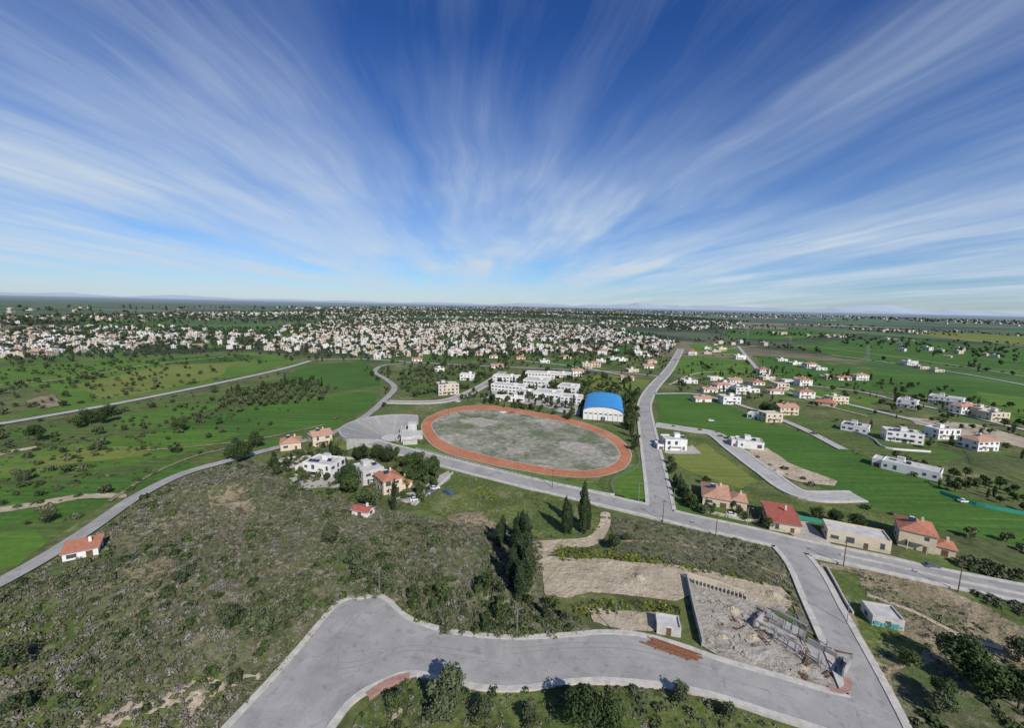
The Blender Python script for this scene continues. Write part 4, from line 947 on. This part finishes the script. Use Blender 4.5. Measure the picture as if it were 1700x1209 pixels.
# ---------------------------------------------------------------- distant town
M['twhite']=plain('town_white',(.58,.56,.525),.9,.15,.02); M['tcream']=plain('town_cream',(.5,.44,.36),.9,.15,.02); M['troof']=plain('town_roof',(.4,.235,.175),.9,.2,.02); M['troof2']=plain('town_flat_roof',(.44,.42,.39),.9,.2,.02); M['tglass']=plain('town_window',(.12,.13,.15),.5,.1)  # town colours slightly muted, distance haze put into the base colours
tc=bpy.data.collections.new('town_house')
pal=[('twhite','flat','troof2'),('twhite','hip','troof'),('tcream','flat','troof2'),('twhite','flat','troof2'),('tcream','hip','troof'),('twhite','gable','troof'),('tcream','flat','troof2'),('twhite','flat','twhite')]
for i,(wm,stl,rm) in enumerate(pal):
    parts={k:MB() for k in PK}
    fl=random.choice((1,2,2)) if stl=='flat' else random.choice((1,1,2)); house_parts(parts,random.uniform(9,14),random.uniform(8.5,11),fl*3.1,fl,stl,900+i)
    mb=MB(); mats=[wm,'troof2','tglass','wood',rm,wm,'panel']
    for j,k in enumerate(PK):
        n0=len(mb.v); mb.v+=parts[k].v; mb.f+=[tuple(n0+q for q in f) for f in parts[k].f]; mb.m+=[j]*len(parts[k].f)
    mb.obj('town_house_variant',mats,coll=tc)
def rots(pts,base=.25):
    return [base+ .6*round(mnoise.noise(Vector((x*.004,y*.004,0)))*3)/3+random.choice((0,1,2,3))*math.pi/2 for x,y in pts]
T1=[(-60,552),(120,543),(250,541),(420,547),(520,536),(650,529),(860,531),(1000,541),(1130,567),(1110,590),(900,592),(720,597),(640,597),(560,590),(450,582),(300,580),(100,592),(-60,603)]
TC=[(440,583),(470,560),(560,546),(700,537),(900,538),(1010,548),(1125,570),(1100,588),(900,588),(720,594),(640,594),(560,588)]
TL=[(-60,558),(120,550),(300,552),(440,560),(440,580),(300,578),(100,590),(-60,600)]
tp=sample(TC,20,grid=.3,jit=.9,clump=(.006,-.12,.3)); instancer('distant_town',tp,tc,.6,1.0,rots(tp))
tp=sample(TL,22,grid=.3,jit=.9,clump=(.006,-.05,.3)); instancer('distant_town',tp,tc,.65,1.05,rots(tp))
tp=sample(T1,44,grid=.1,jit=.9,clump=(.004,-.1,.35)); instancer('distant_town',tp,tc,.7,1.1,rots(tp))
instancer('town_trees',sample(T1,13.5,clump=(.004,-.3,.45)),C['farTree'],.5,1.4)
T2=[(-100,528),(250,522),(600,514),(1000,518),(1250,535),(1130,552),(1000,538),(860,529),(650,527),(420,540),(250,538),(-100,548)]
tp=sample(T2,60,clump=(.0012,.12,.25)); instancer('distant_town',tp,tc,.8,1.3,rots(tp))
instancer('distant_trees',sample(T2,32,clump=(.0015,-.15,.4)),C['farTree'],1.0,2.2)
T3=[(-200,512),(850,510),(1700,534),(1800,545),(1300,530),(1000,520),(600,514),(250,522),(-150,528)]
tp=sample(T3,200,clump=(.0006,.1,.2)); instancer('distant_town',tp,tc,1.2,2.2,rots(tp))
instancer('distant_trees',sample(T3,120,clump=(.0006,-.1,.3)),C['farTree'],1.8,3.6)
T4=[(1130,540),(1400,540),(1760,560),(1760,640),(1400,592),(1150,570)]
instancer('distant_trees',sample(T4,36,clump=(.003,-.05,.2)),C['farTree'],.8,1.6)
instancer('distant_trees',sample([(-60,600),(300,580),(560,590),(640,598),(500,602),(400,586),(200,596),(0,612)],14,clump=(.006,-.25,.3)),C['farTree'],.6,1.2)
tp=sample(T4,90,clump=(.003,.18,.1)); instancer('distant_town',tp,tc,.8,1.2,rots(tp))
# ---------------------------------------------------------------- mountains
M['mount']=ground_mat('haze_tinted_mountain',[(0,(.33,.4,.475)),(1,(.38,.445,.515))],.0004,.002,0)  # blue-grey base colour stands in for haze in front of the ridges
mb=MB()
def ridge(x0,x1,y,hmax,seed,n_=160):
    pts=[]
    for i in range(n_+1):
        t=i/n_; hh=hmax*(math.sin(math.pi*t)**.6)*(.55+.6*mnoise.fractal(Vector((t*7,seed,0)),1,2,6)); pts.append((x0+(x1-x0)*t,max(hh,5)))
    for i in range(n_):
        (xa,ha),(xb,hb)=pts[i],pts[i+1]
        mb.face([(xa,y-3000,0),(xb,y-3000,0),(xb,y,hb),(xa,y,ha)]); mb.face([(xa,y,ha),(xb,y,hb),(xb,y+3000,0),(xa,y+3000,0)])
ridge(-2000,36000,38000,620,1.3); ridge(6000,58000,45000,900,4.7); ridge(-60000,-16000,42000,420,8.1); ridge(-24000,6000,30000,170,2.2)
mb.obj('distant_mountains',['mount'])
# ---------------------------------------------------------------- light & sky
sd=Vector((.45,-.89,0)).normalized(); EL=math.radians(37)
sv=Vector((sd.x*math.cos(EL),sd.y*math.cos(EL),math.sin(EL)))
sun=bpy.data.objects.new('sun',bpy.data.lights.new('sun','SUN')); link(sun); sun.data.energy=4.9; sun.data.angle=math.radians(.5); sun.data.color=(1,.95,.88)
sun.rotation_euler=sv.to_track_quat('Z','Y').to_euler()
wd=bpy.data.worlds.new('World'); sc.world=wd; wd.use_nodes=True; nt=wd.node_tree; bg=nt.nodes['Background']
try: wd.cycles.sampling_method='MANUAL'; wd.cycles.sample_map_resolution=256
except Exception: pass
sky=N(nt,'ShaderNodeTexSky'); sky.sky_type='NISHITA'; sky.sun_disc=False; sky.sun_elevation=EL; sky.sun_rotation=math.atan2(sd.x,sd.y); sky.dust_density=.4; sky.ozone_density=3; sky.altitude=300
tcn=N(nt,'ShaderNodeTexCoord'); sp=N(nt,'ShaderNodeSeparateXYZ'); nt.links.new(tcn.outputs['Generated'],sp.inputs[0])
zz=math_n(nt,'ADD',math_n(nt,'MAXIMUM',sp.outputs[2],0),.05)
cx_=N(nt,'ShaderNodeCombineXYZ'); nt.links.new(math_n(nt,'DIVIDE',sp.outputs[0],zz),cx_.inputs[0]); nt.links.new(math_n(nt,'DIVIDE',sp.outputs[1],zz),cx_.inputs[1])
def mapn(vec,rot,scl,loc=(0,0,0)):
    m=N(nt,'ShaderNodeMapping'); m.inputs['Rotation'].default_value[2]=rot; m.inputs['Scale'].default_value=scl; m.inputs['Location'].default_value=loc; nt.links.new(vec,m.inputs[0]); return m.outputs[0]
V0=mapn(cx_.outputs[0],math.radians(-4),(1,1,1))
w1=N(nt,'ShaderNodeTexNoise'); w1.inputs['Scale'].default_value=.4; w1.inputs['Detail'].default_value=3; nt.links.new(V0,w1.inputs['Vector'])
vm=N(nt,'ShaderNodeVectorMath',operation='MULTIPLY_ADD'); nt.links.new(w1.outputs['Color'],vm.inputs[0]); vm.inputs[1].default_value=(.6,.6,0); nt.links.new(V0,vm.inputs[2])
s1=noise_n(nt,mapn(vm.outputs[0],math.radians(4),(.9,.16,1)),1.0,4,.55,.2)
s2=noise_n(nt,mapn(vm.outputs[0],math.radians(-11),(3.2,.34,1),(3,1,0)),1.0,5,.62,.2)
s4=noise_n(nt,mapn(vm.outputs[0],math.radians(7),(9,.7,1),(1,6,0)),1.0,4,.65,.2)
s3=noise_n(nt,mapn(vm.outputs[0],0,(.5,.4,1),(5.2,9.4,0)),1.0,3,.5)
cl=math_n(nt,'ADD',math_n(nt,'MULTIPLY',s1,.34),math_n(nt,'ADD',math_n(nt,'MULTIPLY',s2,.2),math_n(nt,'MULTIPLY',s3,.36)))
cl=math_n(nt,'ADD',cl,math_n(nt,'MULTIPLY',s4,.1))
cr=ramp(nt,[(.445,(0,0,0)),(.51,(.1,.1,.1)),(.59,(.38,.38,.38)),(.7,(.8,.8,.8))]); nt.links.new(cl,cr.inputs[0])
low=ramp(nt,[(0,(.45,.45,.45)),(.03,(.4,.4,.4)),(.07,(.55,.55,.55)),(.12,(.62,.62,.62)),(.2,(.4,.4,.4)),(.34,(.12,.12,.12)),(.5,(0,0,0))]); nt.links.new(sp.outputs[2],low.inputs[0])
deep=ramp(nt,[(0,(.72,.88,1.12)),(.03,(.6,.82,1.12)),(.08,(.52,.78,1.15)),(.2,(.38,.67,1.08)),(.45,(.25,.52,1.0)),(1,(.2,.42,.85))]); nt.links.new(sp.outputs[2],deep.inputs[0])
tint=mixc(nt,1.0,sky.outputs[0],deep.outputs[0],'MULTIPLY')
lowf=math_n(nt,'MULTIPLY',low.outputs[0],math_n(nt,'ADD',math_n(nt,'MULTIPLY',math_n(nt,'SUBTRACT',s1,.38),3.4),.35,True))
fac=math_n(nt,'ADD',cr.outputs[0],lowf,True)
col=mixc(nt,fac,tint,(5.7,6.7,7.8))
nt.links.new(col,bg.inputs['Color']); bg.inputs['Strength'].default_value=.1
print('objects',len(bpy.data.objects))
